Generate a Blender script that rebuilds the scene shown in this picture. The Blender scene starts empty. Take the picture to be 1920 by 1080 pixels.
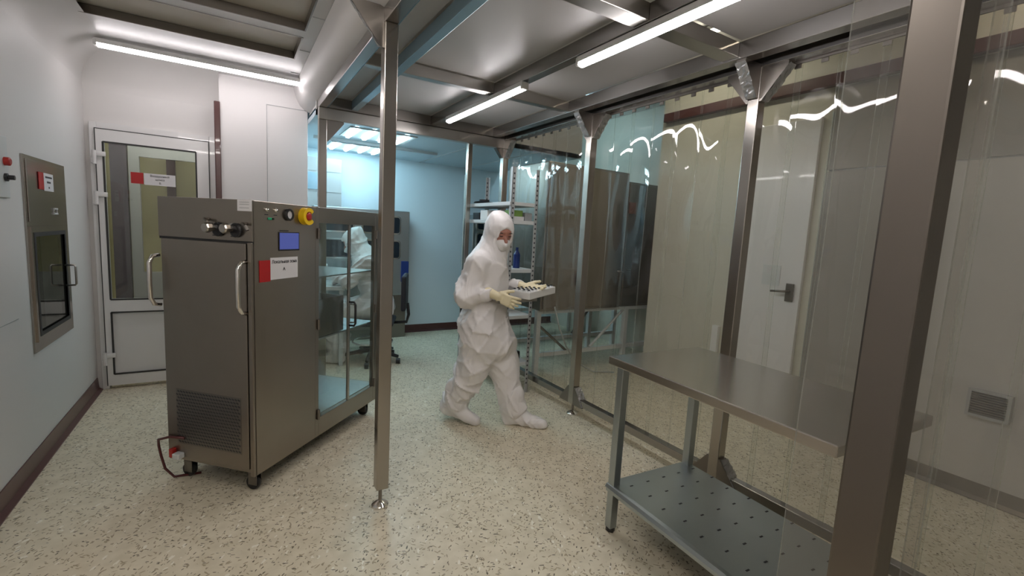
import bpy, bmesh, math, random
import numpy as np
from mathutils import Vector, Matrix, noise
random.seed(7)
sc = bpy.context.scene
COL = sc.collection

# ------------------------------------------------------------------ camera
CAM_F, YAW, PITCH, ROLL = 857.53, 31.568, 6.807, 3.059
cy, sy = math.cos(math.radians(YAW)), math.sin(math.radians(YAW))
cp, sp = math.cos(math.radians(PITCH)), math.sin(math.radians(PITCH))
cr, sr = math.cos(math.radians(ROLL)), math.sin(math.radians(ROLL))
fw = Vector((sy*cp, cy*cp, -sp)); r0 = Vector((cy, -sy, 0)); u0 = r0.cross(fw)
rt = r0*cr + u0*sr; up = r0*(-sr) + u0*cr
cam_d = bpy.data.cameras.new('camera'); cam = bpy.data.objects.new('camera', cam_d); COL.objects.link(cam)
cam_d.sensor_width = 36; cam_d.lens = CAM_F/1920*36; cam_d.clip_start = .02
m = Matrix((rt, up, -fw)).transposed().to_4x4(); m.translation = (0, 0, 1.4)
cam.matrix_world = m
sc.camera = cam

# ------------------------------------------------------------------ world, exposure
wd = bpy.data.worlds.new('world'); sc.world = wd; wd.use_nodes = True
wd.node_tree.nodes['Background'].inputs[0].default_value = (.8, .85, .9, 1)
wd.node_tree.nodes['Background'].inputs[1].default_value = .05
sc.view_settings.view_transform = 'Standard'; sc.view_settings.look = 'None'
sc.view_settings.gamma = 1; sc.view_settings.exposure = 1.4
sc.cycles.transparent_max_bounces = 32; sc.cycles.max_bounces = 8; sc.cycles.diffuse_bounces = 4
sc.cycles.glossy_bounces = 5; sc.cycles.transmission_bounces = 6
sc.cycles.sample_clamp_indirect = 4.0
sc.cycles.caustics_reflective = False; sc.cycles.caustics_refractive = False

LAMP_STRIP = 17.0; LAMP_WALL = 7.5; LAMP_BACK = 17.0; LAMP_YELLOW = 11.0; FILL_CORR = 32.0

# ------------------------------------------------------------------ materials
def mat(name): 
    m = bpy.data.materials.new(name); m.use_nodes = True
    nt = m.node_tree; return m, nt, nt.nodes['Principled BSDF']
def N(nt, t, **kw):
    n = nt.nodes.new(t)
    for k, v in kw.items():
        if k.startswith('i_'):
            key = k[2:]; key = int(key) if key.isdigit() else key.replace('_', ' ')
            n.inputs[key].default_value = v
        else: setattr(n, k, v)
    return n
def sockn(p, n): return p.inputs[n]
def simple(name, col, rough=.5, metal=0.0, spec=.5, bump=0, bscale=20, var=0, vscale=3, coat=0):
    m, nt, p = mat(name)
    p.inputs['Base Color'].default_value = (*col, 1); p.inputs['Roughness'].default_value = rough
    p.inputs['Metallic'].default_value = metal; p.inputs['Specular IOR Level'].default_value = spec
    p.inputs['Coat Weight'].default_value = coat
    tc = N(nt, 'ShaderNodeTexCoord')
    if var:
        n = N(nt, 'ShaderNodeTexNoise', i_Scale=vscale, i_Detail=4.0); nt.links.new(tc.outputs['Object'], n.inputs['Vector'])
        r = N(nt, 'ShaderNodeMapRange', i_3=1-var, i_4=1+var); nt.links.new(n.outputs[0], r.inputs[0])
        mx = N(nt, 'ShaderNodeVectorMath', operation='SCALE'); mx.inputs[0].default_value = col
        nt.links.new(r.outputs[0], mx.inputs['Scale']); nt.links.new(mx.outputs[0], p.inputs['Base Color'])
    if bump:
        n = N(nt, 'ShaderNodeTexNoise', i_Scale=bscale, i_Detail=5.0); nt.links.new(tc.outputs['Object'], n.inputs['Vector'])
        b = N(nt, 'ShaderNodeBump', i_Strength=bump, i_Distance=.01); nt.links.new(n.outputs[0], b.inputs['Height'])
        nt.links.new(b.outputs[0], p.inputs['Normal'])
    return m
def brushed(name, col, rough=.3, axis=2, amt=.05):
    m, nt, p = mat(name)
    p.inputs['Metallic'].default_value = 1.0
    tc = N(nt, 'ShaderNodeTexCoord'); mp = N(nt, 'ShaderNodeMapping')
    s = [60, 60, 60]; s[axis] = 1.5; mp.inputs['Scale'].default_value = s
    nt.links.new(tc.outputs['Object'], mp.inputs[0])
    n = N(nt, 'ShaderNodeTexNoise', i_Scale=3.0, i_Detail=3.0); nt.links.new(mp.outputs[0], n.inputs['Vector'])
    r = N(nt, 'ShaderNodeMapRange', i_3=rough-amt*.5, i_4=rough+amt*.5); nt.links.new(n.outputs[0], r.inputs[0]); nt.links.new(r.outputs[0], p.inputs['Roughness'])
    n2 = N(nt, 'ShaderNodeTexNoise', i_Scale=2.2, i_Detail=3.0); nt.links.new(tc.outputs['Object'], n2.inputs['Vector'])
    r2 = N(nt, 'ShaderNodeMapRange', i_3=.88, i_4=1.1); nt.links.new(n2.outputs[0], r2.inputs[0])
    mx = N(nt, 'ShaderNodeVectorMath', operation='SCALE'); mx.inputs[0].default_value = col
    nt.links.new(r2.outputs[0], mx.inputs['Scale']); nt.links.new(mx.outputs[0], p.inputs['Base Color'])
    return m
def film(name, tint=(.93,.95,.92), milk=.04, rough=.02, ior=1.45, wav=0, gain=1.0):
    m, nt, p = mat(name); nt.nodes.remove(p)
    out = [n for n in nt.nodes if n.type == 'OUTPUT_MATERIAL'][0]
    tr = N(nt, 'ShaderNodeBsdfTransparent'); tr.inputs[0].default_value = (*tint, 1)
    gl = N(nt, 'ShaderNodeBsdfGlossy'); gl.inputs['Roughness'].default_value = rough; gl.inputs[0].default_value = (1, 1, 1, 1)
    fr = N(nt, 'ShaderNodeFresnel', i_IOR=ior); ge = N(nt, 'ShaderNodeNewGeometry')
    rg = N(nt, 'ShaderNodeMapRange', i_3=ior, i_4=1/ior); nt.links.new(ge.outputs['Backfacing'], rg.inputs[0]); nt.links.new(rg.outputs[0], fr.inputs[0])
    df = N(nt, 'ShaderNodeBsdfDiffuse'); df.inputs[0].default_value = (.8, .8, .76, 1)
    tl = N(nt, 'ShaderNodeBsdfTranslucent'); tl.inputs[0].default_value = (.8, .8, .76, 1)
    ad = N(nt, 'ShaderNodeMixShader', i_0=.4); nt.links.new(df.outputs[0], ad.inputs[1]); nt.links.new(tl.outputs[0], ad.inputs[2])
    m1 = N(nt, 'ShaderNodeMixShader', i_0=milk); nt.links.new(tr.outputs[0], m1.inputs[1]); nt.links.new(ad.outputs[0], m1.inputs[2])
    mu = N(nt, 'ShaderNodeMath', operation='MULTIPLY', i_1=gain, use_clamp=True); nt.links.new(fr.outputs[0], mu.inputs[0])
    m2 = N(nt, 'ShaderNodeMixShader'); nt.links.new(mu.outputs[0], m2.inputs[0]); nt.links.new(m1.outputs[0], m2.inputs[1]); nt.links.new(gl.outputs[0], m2.inputs[2])
    nt.links.new(m2.outputs[0], out.inputs[0])
    if wav:
        tc = N(nt, 'ShaderNodeTexCoord')
        n = N(nt, 'ShaderNodeTexNoise', i_Scale=wav, i_Detail=2.0); nt.links.new(tc.outputs['Object'], n.inputs['Vector'])
        b = N(nt, 'ShaderNodeBump', i_Strength=.25, i_Distance=.02); nt.links.new(n.outputs[0], b.inputs['Height'])
        nt.links.new(b.outputs[0], gl.inputs['Normal'])
    return m
def emit(name, col, s):
    m, nt, p = mat(name)
    p.inputs['Base Color'].default_value = (.9, .9, .9, 1)
    p.inputs['Emission Color'].default_value = (*col, 1); p.inputs['Emission Strength'].default_value = s
    return m

M = {}
M['wall'] = simple('wall_paint', (.70,.685,.67), .5, spec=.3, bump=.03, bscale=4)
M['wall_bright'] = simple('gypsum_white', (.80,.78,.77), .5, bump=.03, bscale=8)
M['wall_back'] = simple('wall_back_paint', (.66,.77,.83), .35, bump=.03, bscale=3)
M['wall_yellow'] = simple('wall_cream_paint', (.60,.585,.50), .4, var=.03, vscale=2)
M['wall_pale'] = simple('wall_pale_panel', (.52,.505,.48), .35, var=.04, vscale=2)
M['wall_corr'] = simple('corridor_yellow', (.74,.68,.36), .5)
M['wall_grey'] = simple('wall_grey_panel', (.30,.285,.26), .3, var=.05, vscale=2)
M['ceil'] = simple('ceiling_gloss', (.72,.71,.71), .30, spec=.25, bump=.02, bscale=4)
M['ceil_back'] = simple('ceiling_back', (.50,.64,.72), .3)
M['panel'] = simple('ceiling_tile', (.50,.485,.48), .4, bump=.02, bscale=5)
M['tan'] = simple('tan_recess_panel', (.62,.56,.47), .35, var=.06, vscale=3)
M['door_white'] = simple('upvc_white', (.74,.735,.73), .25, coat=.2)
M['door_grey'] = simple('door_grey_white', (.45,.46,.44), .35); M['frame_dark'] = simple('door_frame_mauve', (.12,.10,.115), .4)
M['dark_line'] = simple('dark_gasket', (.03,.03,.03), .6)
M['maroon'] = simple('maroon_cover', (.075,.022,.02), .3, coat=.3)
M['steel'] = brushed('brushed_steel', (.40,.37,.335), .24, 2)
M['steel_h'] = brushed('brushed_steel_h', (.44,.42,.39), .28, 0, .015)
M['steel_y'] = brushed('brushed_steel_y', (.38,.365,.35), .26, 1)
M['steel_dark'] = brushed('dark_steel', (.24,.22,.20), .32, 2)
M['steel_cab'] = brushed('cabinet_steel', (.32,.285,.25), .34, 2)
M['steel_pillar'] = brushed('pillar_steel', (.20,.18,.16), .3, 2)
M['steel_top'] = brushed('table_steel', (.50,.465,.42), .24, 0, .04)
M['galv'] = brushed('galvanised_steel', (.42,.46,.47), .38, 1)
M['chrome'] = simple('polished_steel', (.75,.73,.70), .1, 1.0)
M['blue_film'] = simple('blue_protective_film', (.30,.46,.56), .2, .3)
M['crumple'] = simple('crumpled_clear_film', (.72,.72,.72), .08, .6, bump=1.0, bscale=35)
M['black'] = simple('black_plastic', (.012,.012,.014), .35)
M['white'] = simple('white_plastic', (.75,.75,.73), .35)
M['paper'] = simple('paper_white', (.72,.71,.72), .5)
M['red'] = simple('red_label', (.42,.01,.012), .4)
M['maroon_label'] = simple('maroon_label', (.16,.07,.05), .5)
M['redbtn'] = simple('red_button', (.38,.02,.015), .35)
M['yellow'] = simple('yellow_plastic', (.85,.55,.01), .35)
M['green'] = simple('green_label', (.02,.35,.16), .4)
M['ink'] = simple('ink', (.03,.03,.035), .6)
M['screen'] = emit('lcd_screen', (.07,.09,.34), .22); M['screen'].node_tree.nodes['Principled BSDF'].inputs['Base Color'].default_value = (.05,.07,.22,1)
M['grey'] = simple('grey_enamel', (.40,.41,.41), .4)
M['grey_white'] = simple('white_enamel', (.62,.64,.64), .35)
M['blue'] = simple('blue_plastic', (.008,.03,.16), .4)
M['greenbox'] = simple('green_carton', (.25,.42,.10), .5)
M['cable'] = simple('cable_grey', (.45,.46,.44), .5)
M['cable_red'] = simple('cable_darkred', (.09,.02,.02), .4)
M['glass'] = film('clear_glass', (.93,.96,.95), .01, .01, 1.5)
M['glass_dark'] = film('smoked_glass', (.60,.62,.60), .02, .02, 1.5)
M['dark_window'] = simple('dark_window', (.01,.015,.022), .08)
M['pvc'] = film('pvc_strip', (.955,.965,.945), .02, .03, 1.48, gain=.9)
M['pvc_edge'] = film('pvc_edge', (.70,.73,.68), .2, .05, 1.5)
M['pvc_near_hazed'] = film('pvc_near_hazed', (.85,.83,.80), .09, .06, 1.42, wav=3, gain=.9)  # tint paints in shade over the right side; milk paints in haze
def suit_mat():
    m, nt, p = mat('white_coverall'); p.inputs['Base Color'].default_value = (.80,.775,.765,1); p.inputs['Roughness'].default_value = .42; p.inputs['Specular IOR Level'].default_value = .5
    tc = N(nt, 'ShaderNodeTexCoord'); n = N(nt, 'ShaderNodeTexNoise', i_Scale=6.5, i_Detail=2.5, i_Distortion=2.2); n.noise_type = 'RIDGED_MULTIFRACTAL'
    mp = N(nt, 'ShaderNodeMapping'); mp.inputs['Scale'].default_value = (1.0, 1.0, .7); nt.links.new(tc.outputs['Object'], mp.inputs[0]); nt.links.new(mp.outputs[0], n.inputs['Vector'])
    b = N(nt, 'ShaderNodeBump', i_Strength=.9, i_Distance=.016); nt.links.new(n.outputs[0], b.inputs['Height']); nt.links.new(b.outputs[0], p.inputs['Normal'])
    return m
M['suit'] = suit_mat()
M['skin'] = simple('skin', (.42,.19,.14), .5)
M['mask'] = simple('mask_fabric', (.78,.77,.76), .6, bump=.2, bscale=40)
M['latex'] = simple('latex_glove', (.74,.66,.44), .35, bump=.25, bscale=30)
M['seat'] = simple('black_upholstery', (.012,.013,.02), .6)
M['strip_lamp'] = emit('led_diffuser', (1.0,.955,.97), LAMP_STRIP)
M['wall_lamp'] = emit('led_diffuser_wall', (1.0,.93,.95), LAMP_WALL)
M['warm_fill'] = emit('added_fill_warm', (1.0,.86,.68), 6.0); M['near_fill'] = emit('added_fill_near', (1.0,.94,.90), 26.0); M['corr_fill'] = emit('added_fill_corridor', (1.0,.98,.9), FILL_CORR)  # emission for the added, unseen fill lamps
M['back_lamp'] = emit('tube_cold', (.56,.87,1.0), LAMP_BACK)
M['yellow_lamp'] = emit('lamp_warm', (1.0,.92,.72), LAMP_YELLOW)

def floor_mat():
    m, nt, p = mat('flecked_vinyl')
    tc = N(nt, 'ShaderNodeTexCoord')
    def flecks(scale, thr, rot, sx):
        mp = N(nt, 'ShaderNodeMapping', vector_type='TEXTURE'); mp.inputs['Scale'].default_value = (1/sx, 1, 1); mp.inputs['Rotation'].default_value = (0, 0, rot)
        nt.links.new(tc.outputs['Object'], mp.inputs[0])
        w = N(nt, 'ShaderNodeTexNoise', i_Scale=scale*.6); nt.links.new(mp.outputs[0], w.inputs['Vector'])
        ws = N(nt, 'ShaderNodeVectorMath', operation='SCALE'); ws.inputs['Scale'].default_value = 1.7/scale; nt.links.new(w.outputs['Color'], ws.inputs[0])
        a = N(nt, 'ShaderNodeVectorMath', operation='ADD'); nt.links.new(mp.outputs[0], a.inputs[0]); nt.links.new(ws.outputs[0], a.inputs[1])
        v = N(nt, 'ShaderNodeTexVoronoi', i_Scale=scale); nt.links.new(a.outputs[0], v.inputs['Vector'])
        s = N(nt, 'ShaderNodeSeparateColor'); nt.links.new(v.outputs['Color'], s.inputs[0])
        g = N(nt, 'ShaderNodeMath', operation='GREATER_THAN', i_1=thr); nt.links.new(s.outputs[0], g.inputs[0])
        d = N(nt, 'ShaderNodeMath', operation='LESS_THAN', i_1=.36); nt.links.new(v.outputs['Distance'], d.inputs[0])
        o = N(nt, 'ShaderNodeMath', operation='MULTIPLY'); nt.links.new(g.outputs[0], o.inputs[0]); nt.links.new(d.outputs[0], o.inputs[1])
        return o.outputs[0]
    n = N(nt, 'ShaderNodeTexNoise', i_Scale=14.0, i_Detail=3.0); nt.links.new(tc.outputs['Object'], n.inputs['Vector'])
    cr_ = N(nt, 'ShaderNodeValToRGB'); e = cr_.color_ramp.elements
    e[0].position = .35; e[0].color = (.66,.595,.445,1); e[1].position = .65; e[1].color = (.745,.68,.525,1)
    nt.links.new(n.outputs[0], cr_.inputs[0]); last = cr_.outputs[0]
    for sc_, th, ro, sx, c in ((100, .84, .4, .34, (.42,.35,.23)), (115, .85, 1.3, .34, (.36,.30,.20)), (108, .86, 2.2, .34, (.40,.34,.22)), (60, .92, 1.1, .5, (.84,.80,.68)), (130, .92, 2.7, .34, (.13,.11,.07)), (140, .92, .9, .34, (.13,.11,.07))):
        mx = N(nt, 'ShaderNodeMix', data_type='RGBA'); mx.inputs['B'].default_value = (*c, 1)
        nt.links.new(flecks(sc_, th, ro, sx), mx.inputs['Factor']); nt.links.new(last, mx.inputs['A']); last = mx.outputs['Result']
    nt.links.new(last, p.inputs['Base Color']); p.inputs['Roughness'].default_value = .32; p.inputs['Specular IOR Level'].default_value = .4
    return m
M['floor'] = floor_mat()

# ------------------------------------------------------------------ geometry helpers
def bx(bm, x0, x1, y0, y1, z0, z1, bev=0):
    vs = [bm.verts.new(c) for c in ((x0,y0,z0),(x1,y0,z0),(x1,y1,z0),(x0,y1,z0),(x0,y0,z1),(x1,y0,z1),(x1,y1,z1),(x0,y1,z1))]
    fs = [bm.faces.new([vs[i] for i in f]) for f in ((0,3,2,1),(4,5,6,7),(0,1,5,4),(1,2,6,5),(2,3,7,6),(3,0,4,7))]
    if bev:
        es = {e for f in fs for e in f.edges}
        bmesh.ops.bevel(bm, geom=list(es), offset=bev, segments=2, profile=.5, affect='EDGES')
    return bm
def B(*a, bev=0): return bx(bmesh.new(), *a, bev=bev)
def tube(bm, pts, r, seg=12, closed=False, cap=True):
    pts = [Vector(p) for p in pts]; n = len(pts); rings = []
    rs = r if isinstance(r, (list, tuple)) else [r]*n
    ref = None
    for i, p in enumerate(pts):
        a = pts[(i-1) % n] if (closed or i > 0) else p; b = pts[(i+1) % n] if (closed or i < n-1) else p
        d = (b-a).normalized()
        if ref is None: ref = Vector((0,0,1)) if abs(d.z) < .9 else Vector((1,0,0))
        u = (ref - d*ref.dot(d)).normalized(); v = d.cross(u); ref = u
        rings.append([bm.verts.new(p + (u*math.cos(2*math.pi*k/seg) + v*math.sin(2*math.pi*k/seg))*rs[i]) for k in range(seg)])
    for i in range(n if closed else n-1):
        A, C = rings[i], rings[(i+1) % n]
        for k in range(seg): bm.faces.new((A[k], A[(k+1)%seg], C[(k+1)%seg], C[k]))
    if not closed and cap: bm.faces.new(rings[0][::-1]); bm.faces.new(rings[-1])
    return bm
def T(pts, r, seg=12, **k): return tube(bmesh.new(), pts, r, seg, **k)
def lathe(bm, prof, c=(0,0,0), axis='z', seg=24):
    c = Vector(c); rings = []
    for (r, h) in prof:
        ring = []
        for k in range(seg):
            a = 2*math.pi*k/seg; x, y = r*math.cos(a), r*math.sin(a)
            v = {'z': (x,y,h), 'x': (h,x,y), 'y': (y,h,x)}[axis]; ring.append(bm.verts.new(c+Vector(v)))
        rings.append(ring)
    for A, C in zip(rings, rings[1:]):
        for k in range(seg): bm.faces.new((A[k], A[(k+1)%seg], C[(k+1)%seg], C[k]))
    if prof[0][0] > 1e-5: bm.faces.new(rings[0][::-1])
    if prof[-1][0] > 1e-5: bm.faces.new(rings[-1])
    return bm
def Lt(*a, **k): return lathe(bmesh.new(), *a, **k)
def prism(bm, poly, axis, a0, a1):
    def v(p, a): return {'x': (a,p[0],p[1]), 'y': (p[0],a,p[1]), 'z': (p[0],p[1],a)}[axis]
    A = [bm.verts.new(v(p, a0)) for p in poly]; C = [bm.verts.new(v(p, a1)) for p in poly]; n = len(poly)
    bm.faces.new(A); bm.faces.new(C[::-1])
    for i in range(n): bm.faces.new((A[i], C[i], C[(i+1)%n], A[(i+1)%n]))
    return bm
def obj(name, bm, m, parent=None, smooth=False, world=False, label=None):
    if isinstance(bm, bpy.types.Mesh): me = bm
    else:
        bmesh.ops.recalc_face_normals(bm, faces=bm.faces); me = bpy.data.meshes.new(name); bm.to_mesh(me); bm.free()
    o = bpy.data.objects.new(name, me); COL.objects.link(o)
    if m is not None: me.materials.clear(); me.materials.append(m)
    if smooth:
        for p in me.polygons: p.use_smooth = True
    if parent is not None:
        o.parent = parent
        if world:
            q = parent
            off = Vector((0,0,0))
            while q is not None: off += q.location; q = q.parent
            o.location = -off
    if label: o['label'] = label
    return o
def smooth_by(o, deg=40):
    me = o.data
    for p in me.polygons: p.use_smooth = True
    bm = bmesh.new(); bm.from_mesh(me)
    for e in bm.edges:
        if len(e.link_faces) == 2 and e.calc_face_angle() > math.radians(deg): e.smooth = False
    bm.to_mesh(me); bm.free(); return o
def tag(o, label, cat, group=None):
    o['label'] = label; o['category'] = cat
    if group: o['group'] = group
    return o
def thing(name, label, cat, loc=(0,0,0), rz=0, group=None):
    o = bpy.data.objects.new(name, None); COL.objects.link(o); o.empty_display_size = .1
    o.location = loc; o.rotation_euler = (0,0,rz); return tag(o, label, cat, group)
def struct(name, bm, m, parent=None, **k):
    o = obj(name, bm, m, parent, **k)
    if parent is None: o['kind'] = 'structure'
    return o
def text(name, body, size, m, parent, loc, rot, bold=0, align='CENTER'):
    cu = bpy.data.curves.new(name, 'FONT'); cu.body = body; cu.size = size; cu.align_x = align; cu.align_y = 'CENTER'; cu.extrude = .0004; cu.offset = bold
    t = bpy.data.objects.new(name, cu); COL.objects.link(t)
    dg = bpy.context.evaluated_depsgraph_get(); me = bpy.data.meshes.new_from_object(t.evaluated_get(dg))
    bpy.data.objects.remove(t); o = bpy.data.objects.new(name, me); COL.objects.link(o); me.materials.clear(); me.materials.append(m)
    o.parent = parent; o.location = loc; o.rotation_euler = rot; return o

# ------------------------------------------------------------------ SDF modelling (for people)
def nets(V, o, h):
    S = V < 0; nx, ny, nz = V.shape
    acc = np.zeros((nx-1, ny-1, nz-1, 3)); cnt = np.zeros((nx-1, ny-1, nz-1))
    idx = np.stack(np.meshgrid(np.arange(nx), np.arange(ny), np.arange(nz), indexing='ij'), -1).astype(float)
    edges = []
    for ax in range(3):
        sl0 = [slice(None)]*3; sl1 = [slice(None)]*3; sl0[ax] = slice(0, -1); sl1[ax] = slice(1, None)
        a, b = V[tuple(sl0)], V[tuple(sl1)]; cross = (a < 0) != (b < 0)
        I = np.argwhere(cross); t = a[cross]/(a[cross]-b[cross]); P = I.astype(float); P[:, ax] += t
        edges.append((ax, I, a[cross] < 0))
        oth = [k for k in range(3) if k != ax]
        for d0 in (0, 1):
            for d1 in (0, 1):
                J = I.copy(); J[:, oth[0]] -= d0; J[:, oth[1]] -= d1
                ok = (J >= 0).all(1) & (J[:, 0] < nx-1) & (J[:, 1] < ny-1) & (J[:, 2] < nz-1)
                np.add.at(acc, tuple(J[ok].T), P[ok]); np.add.at(cnt, tuple(J[ok].T), 1)
    mask = cnt > 0; ids = -np.ones(mask.shape, int); ids[mask] = np.arange(mask.sum())
    verts = acc[mask]/cnt[mask][:, None]*h + np.array(o)
    quads = []
    for ax, I, ins in edges:
        b, c = (ax+1) % 3, (ax+2) % 3
        ok = (I[:, b] > 0) & (I[:, c] > 0) & (I[:, b] < mask.shape[b]) & (I[:, c] < mask.shape[c]); I = I[ok]; ins = ins[ok]
        def sh(db, dc):
            J = I.copy(); J[:, b] -= db; J[:, c] -= dc; return ids[tuple(J.T)]
        q = np.stack([sh(1,1), sh(0,1), sh(0,0), sh(1,0)], 1); q[~ins] = q[~ins][:, ::-1]; quads.append(q)
    return verts, np.concatenate(quads)
class SDF:
    def __init__(s): s.ops = []
    def cap(s, a, b, ra, rb, k=.03, sx=(1,1,1), op='u'):
        a, b, sx = np.array(a, float), np.array(b, float), np.array(sx, float); mid = (a+b)/2
        def f(P):
            Q = (P-mid)/sx; A, Bv = (a-mid)/sx, (b-mid)/sx; d = Bv-A
            t = np.clip(((Q-A)@d)/max(d@d, 1e-9), 0, 1)
            return np.linalg.norm(Q-A-t[..., None]*d, axis=-1) - (ra+(rb-ra)*t)
        s.ops.append((f, k, op)); return s
    def ell(s, c, r, k=.03, rot=None, op='u'):
        c, r = np.array(c, float), np.array(r, float); R = np.eye(3) if rot is None else np.array(rot)
        def f(P):
            Q = (P-c)@R
            k0 = np.linalg.norm(Q/r, axis=-1); k1 = np.linalg.norm(Q/(r*r), axis=-1)
            return k0*(k0-1)/np.maximum(k1, 1e-6)
        s.ops.append((f, k, op)); return s
    def box(s, c, hsz, rad=.01, k=.01, rot=None, op='u'):
        c, hsz = np.array(c, float), np.array(hsz, float)-rad; R = np.eye(3) if rot is None else np.array(rot)
        def f(P):
            q = np.abs((P-c)@R)-hsz
            return np.linalg.norm(np.maximum(q, 0), axis=-1)+np.minimum(q.max(-1), 0)-rad
        s.ops.append((f, k, op)); return s
    def ev(s, P):
        v = None
        for f, k, op in s.ops:
            d = f(P)
            if v is None: v = d; continue
            if op == 'u':
                h = np.clip(.5+.5*(v-d)/k, 0, 1); v = v*(1-h)+d*h-k*h*(1-h)
            else:
                h = np.clip(.5-.5*(v+d)/k, 0, 1); v = v*(1-h)+(-d)*h+k*h*(1-h)
        return v
    def mesh(s, name, lo, hi, h, disp=None):
        ax = [np.arange(l, u+h, h) for l, u in zip(lo, hi)]
        P = np.stack(np.meshgrid(*ax, indexing='ij'), -1); V = s.ev(P)
        if disp is not None: V = V - disp(P)
        V[0] = V[-1] = 1; V[:, 0] = V[:, -1] = 1; V[:, :, 0] = V[:, :, -1] = 1
        v, q = nets(V, lo, h)
        me = bpy.data.meshes.new(name); me.from_pydata(v.tolist(), [], q.tolist()); me.update()
        for p in me.polygons: p.use_smooth = True
        return me
def rotm(az=0, pitch=0, roll=0):
    return np.array(Matrix.Rotation(az, 3, 'Z') @ Matrix.Rotation(pitch, 3, 'Y') @ Matrix.Rotation(roll, 3, 'X'))
def folds(P, amp=.006, f=1.0, seed=0.0):
    x, y, z = P[..., 0]*f, P[..., 1]*f, P[..., 2]*f
    w = np.sin(5*x+3*z+seed)+.8*np.sin(6*y-4*z+2*seed)+.6*np.sin(3*z+7*x-5*y+seed)
    m1 = .5+.5*np.sin(4.1*z+3.3*x+1.7*w+seed); m2 = .5+.5*np.sin(5.3*x-4.7*z-1.3*w+2.1+seed)
    a = 1-np.abs(np.sin(9*z+6*x+1.6*w+seed)); b = 1-np.abs(np.sin(8*x-9*y+5*z+1.9*w+1.3+seed)); c = 1-np.abs(np.sin(19*z-11*x+9*y+2.6*w+.4))
    return amp*(a**3*1.6*m1+b**3*1.4*m2+c**4*.7*(1-m1)-.5)
def latlim(P, z0, z1):
    return np.clip((P[..., 2]-z0)/(z1-z0), 0, 1)

# ================================================================== THE ROOM
def slab_x(bm, x0, x1, y0, y1, z0, z1, holes):   # wall in the YZ plane with rectangular holes (y0,y1,z0,z1)
    ys = sorted({y0, y1, *[h[0] for h in holes], *[h[1] for h in holes]}); zs = sorted({z0, z1, *[h[2] for h in holes], *[h[3] for h in holes]})
    for a, b in zip(ys, ys[1:]):
        for c, d in zip(zs, zs[1:]):
            if not any(h[0] <= (a+b)/2 <= h[1] and h[2] <= (c+d)/2 <= h[3] for h in holes): bx(bm, x0, x1, a, b, c, d)
    return bm
def slab_y(bm, x0, x1, y0, y1, z0, z1, holes):
    xs = sorted({x0, x1, *[h[0] for h in holes], *[h[1] for h in holes]}); zs = sorted({z0, z1, *[h[2] for h in holes], *[h[3] for h in holes]})
    for a, b in zip(xs, xs[1:]):
        for c, d in zip(zs, zs[1:]):
            if not any(h[0] <= (a+b)/2 <= h[1] and h[2] <= (c+d)/2 <= h[3] for h in holes): bx(bm, a, b, y0, y1, c, d)
    return bm
def slab_z(bm, x0, x1, y0, y1, z0, z1, holes):
    xs = sorted({x0, x1, *[h[0] for h in holes], *[h[1] for h in holes]}); ys = sorted({y0, y1, *[h[2] for h in holes], *[h[3] for h in holes]})
    for a, b in zip(xs, xs[1:]):
        for c, d in zip(ys, ys[1:]):
            if not any(h[0] <= (a+b)/2 <= h[1] and h[2] <= (c+d)/2 <= h[3] for h in holes): bx(bm, a, b, c, d, z0, z1)
    return bm
XL, YD, YB, XR = -.93, 4.67, 5.9, 3.7
struct('floor', B(-1.75, 4.6, -1.8, 7.2, -.06, 0), M['floor'])
HX = (3.42, 4.07, .64, 1.66)
struct('wall_left', slab_x(bmesh.new(), XL-.12, XL, -1.8, 4.79, 0, 2.56, [HX]), M['wall'])
struct('wall_rear', B(-.93, 3.7, -1.8, -1.68, 0, 3.0), M['wall'])
DO = (-.90, -.13, 0, 2.02)
struct('wall_door_side', slab_y(bmesh.new(), XL, -.08, YD, YD+.12, 0, 2.56, [DO]), M['wall'])
struct('wall_column', B(-.078, .585, 4.55, 5.9, 0, 2.56, bev=.004), M['wall_bright'])
o = struct('trim_1', B(.262, .266, 4.546, 4.551, .05, 2.37), M['grey']); 
o = struct('trim_2', B(.262, .585, 4.546, 4.551, 2.37, 2.374), M['grey'])
struct('trim_3', B(-.112, -.07, 4.53, 4.58, 0, 2.33, bev=.006), M['maroon'])
struct('wall_far', B(.585, 4.6, YB, YB+.12, 0, 3.05), M['wall_back'])
bm = bmesh.new(); bx(bm, XR, XR+.1, -1.8, 3.3, 0, 3.05); bx(bm, XR+.1, 4.4, 3.2, 3.3, 0, 3.05); bx(bm, 4.4, 4.5, 3.3, 6.02, 0, 3.05)
struct('wall_right', bm, M['wall_yellow'])
struct('wall_corridor_end', B(-1.7, -.08, 6.55, 6.65, 0, 2.56), M['wall_corr']); struct('wall_corridor_side', B(-1.7, -1.6, 4.79, 6.6, 0, 2.56), M['wall']); struct('wall_corridor_front', B(-1.7, -1.05, 4.70, 4.79, 0, 2.56), M['wall'])
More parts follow.
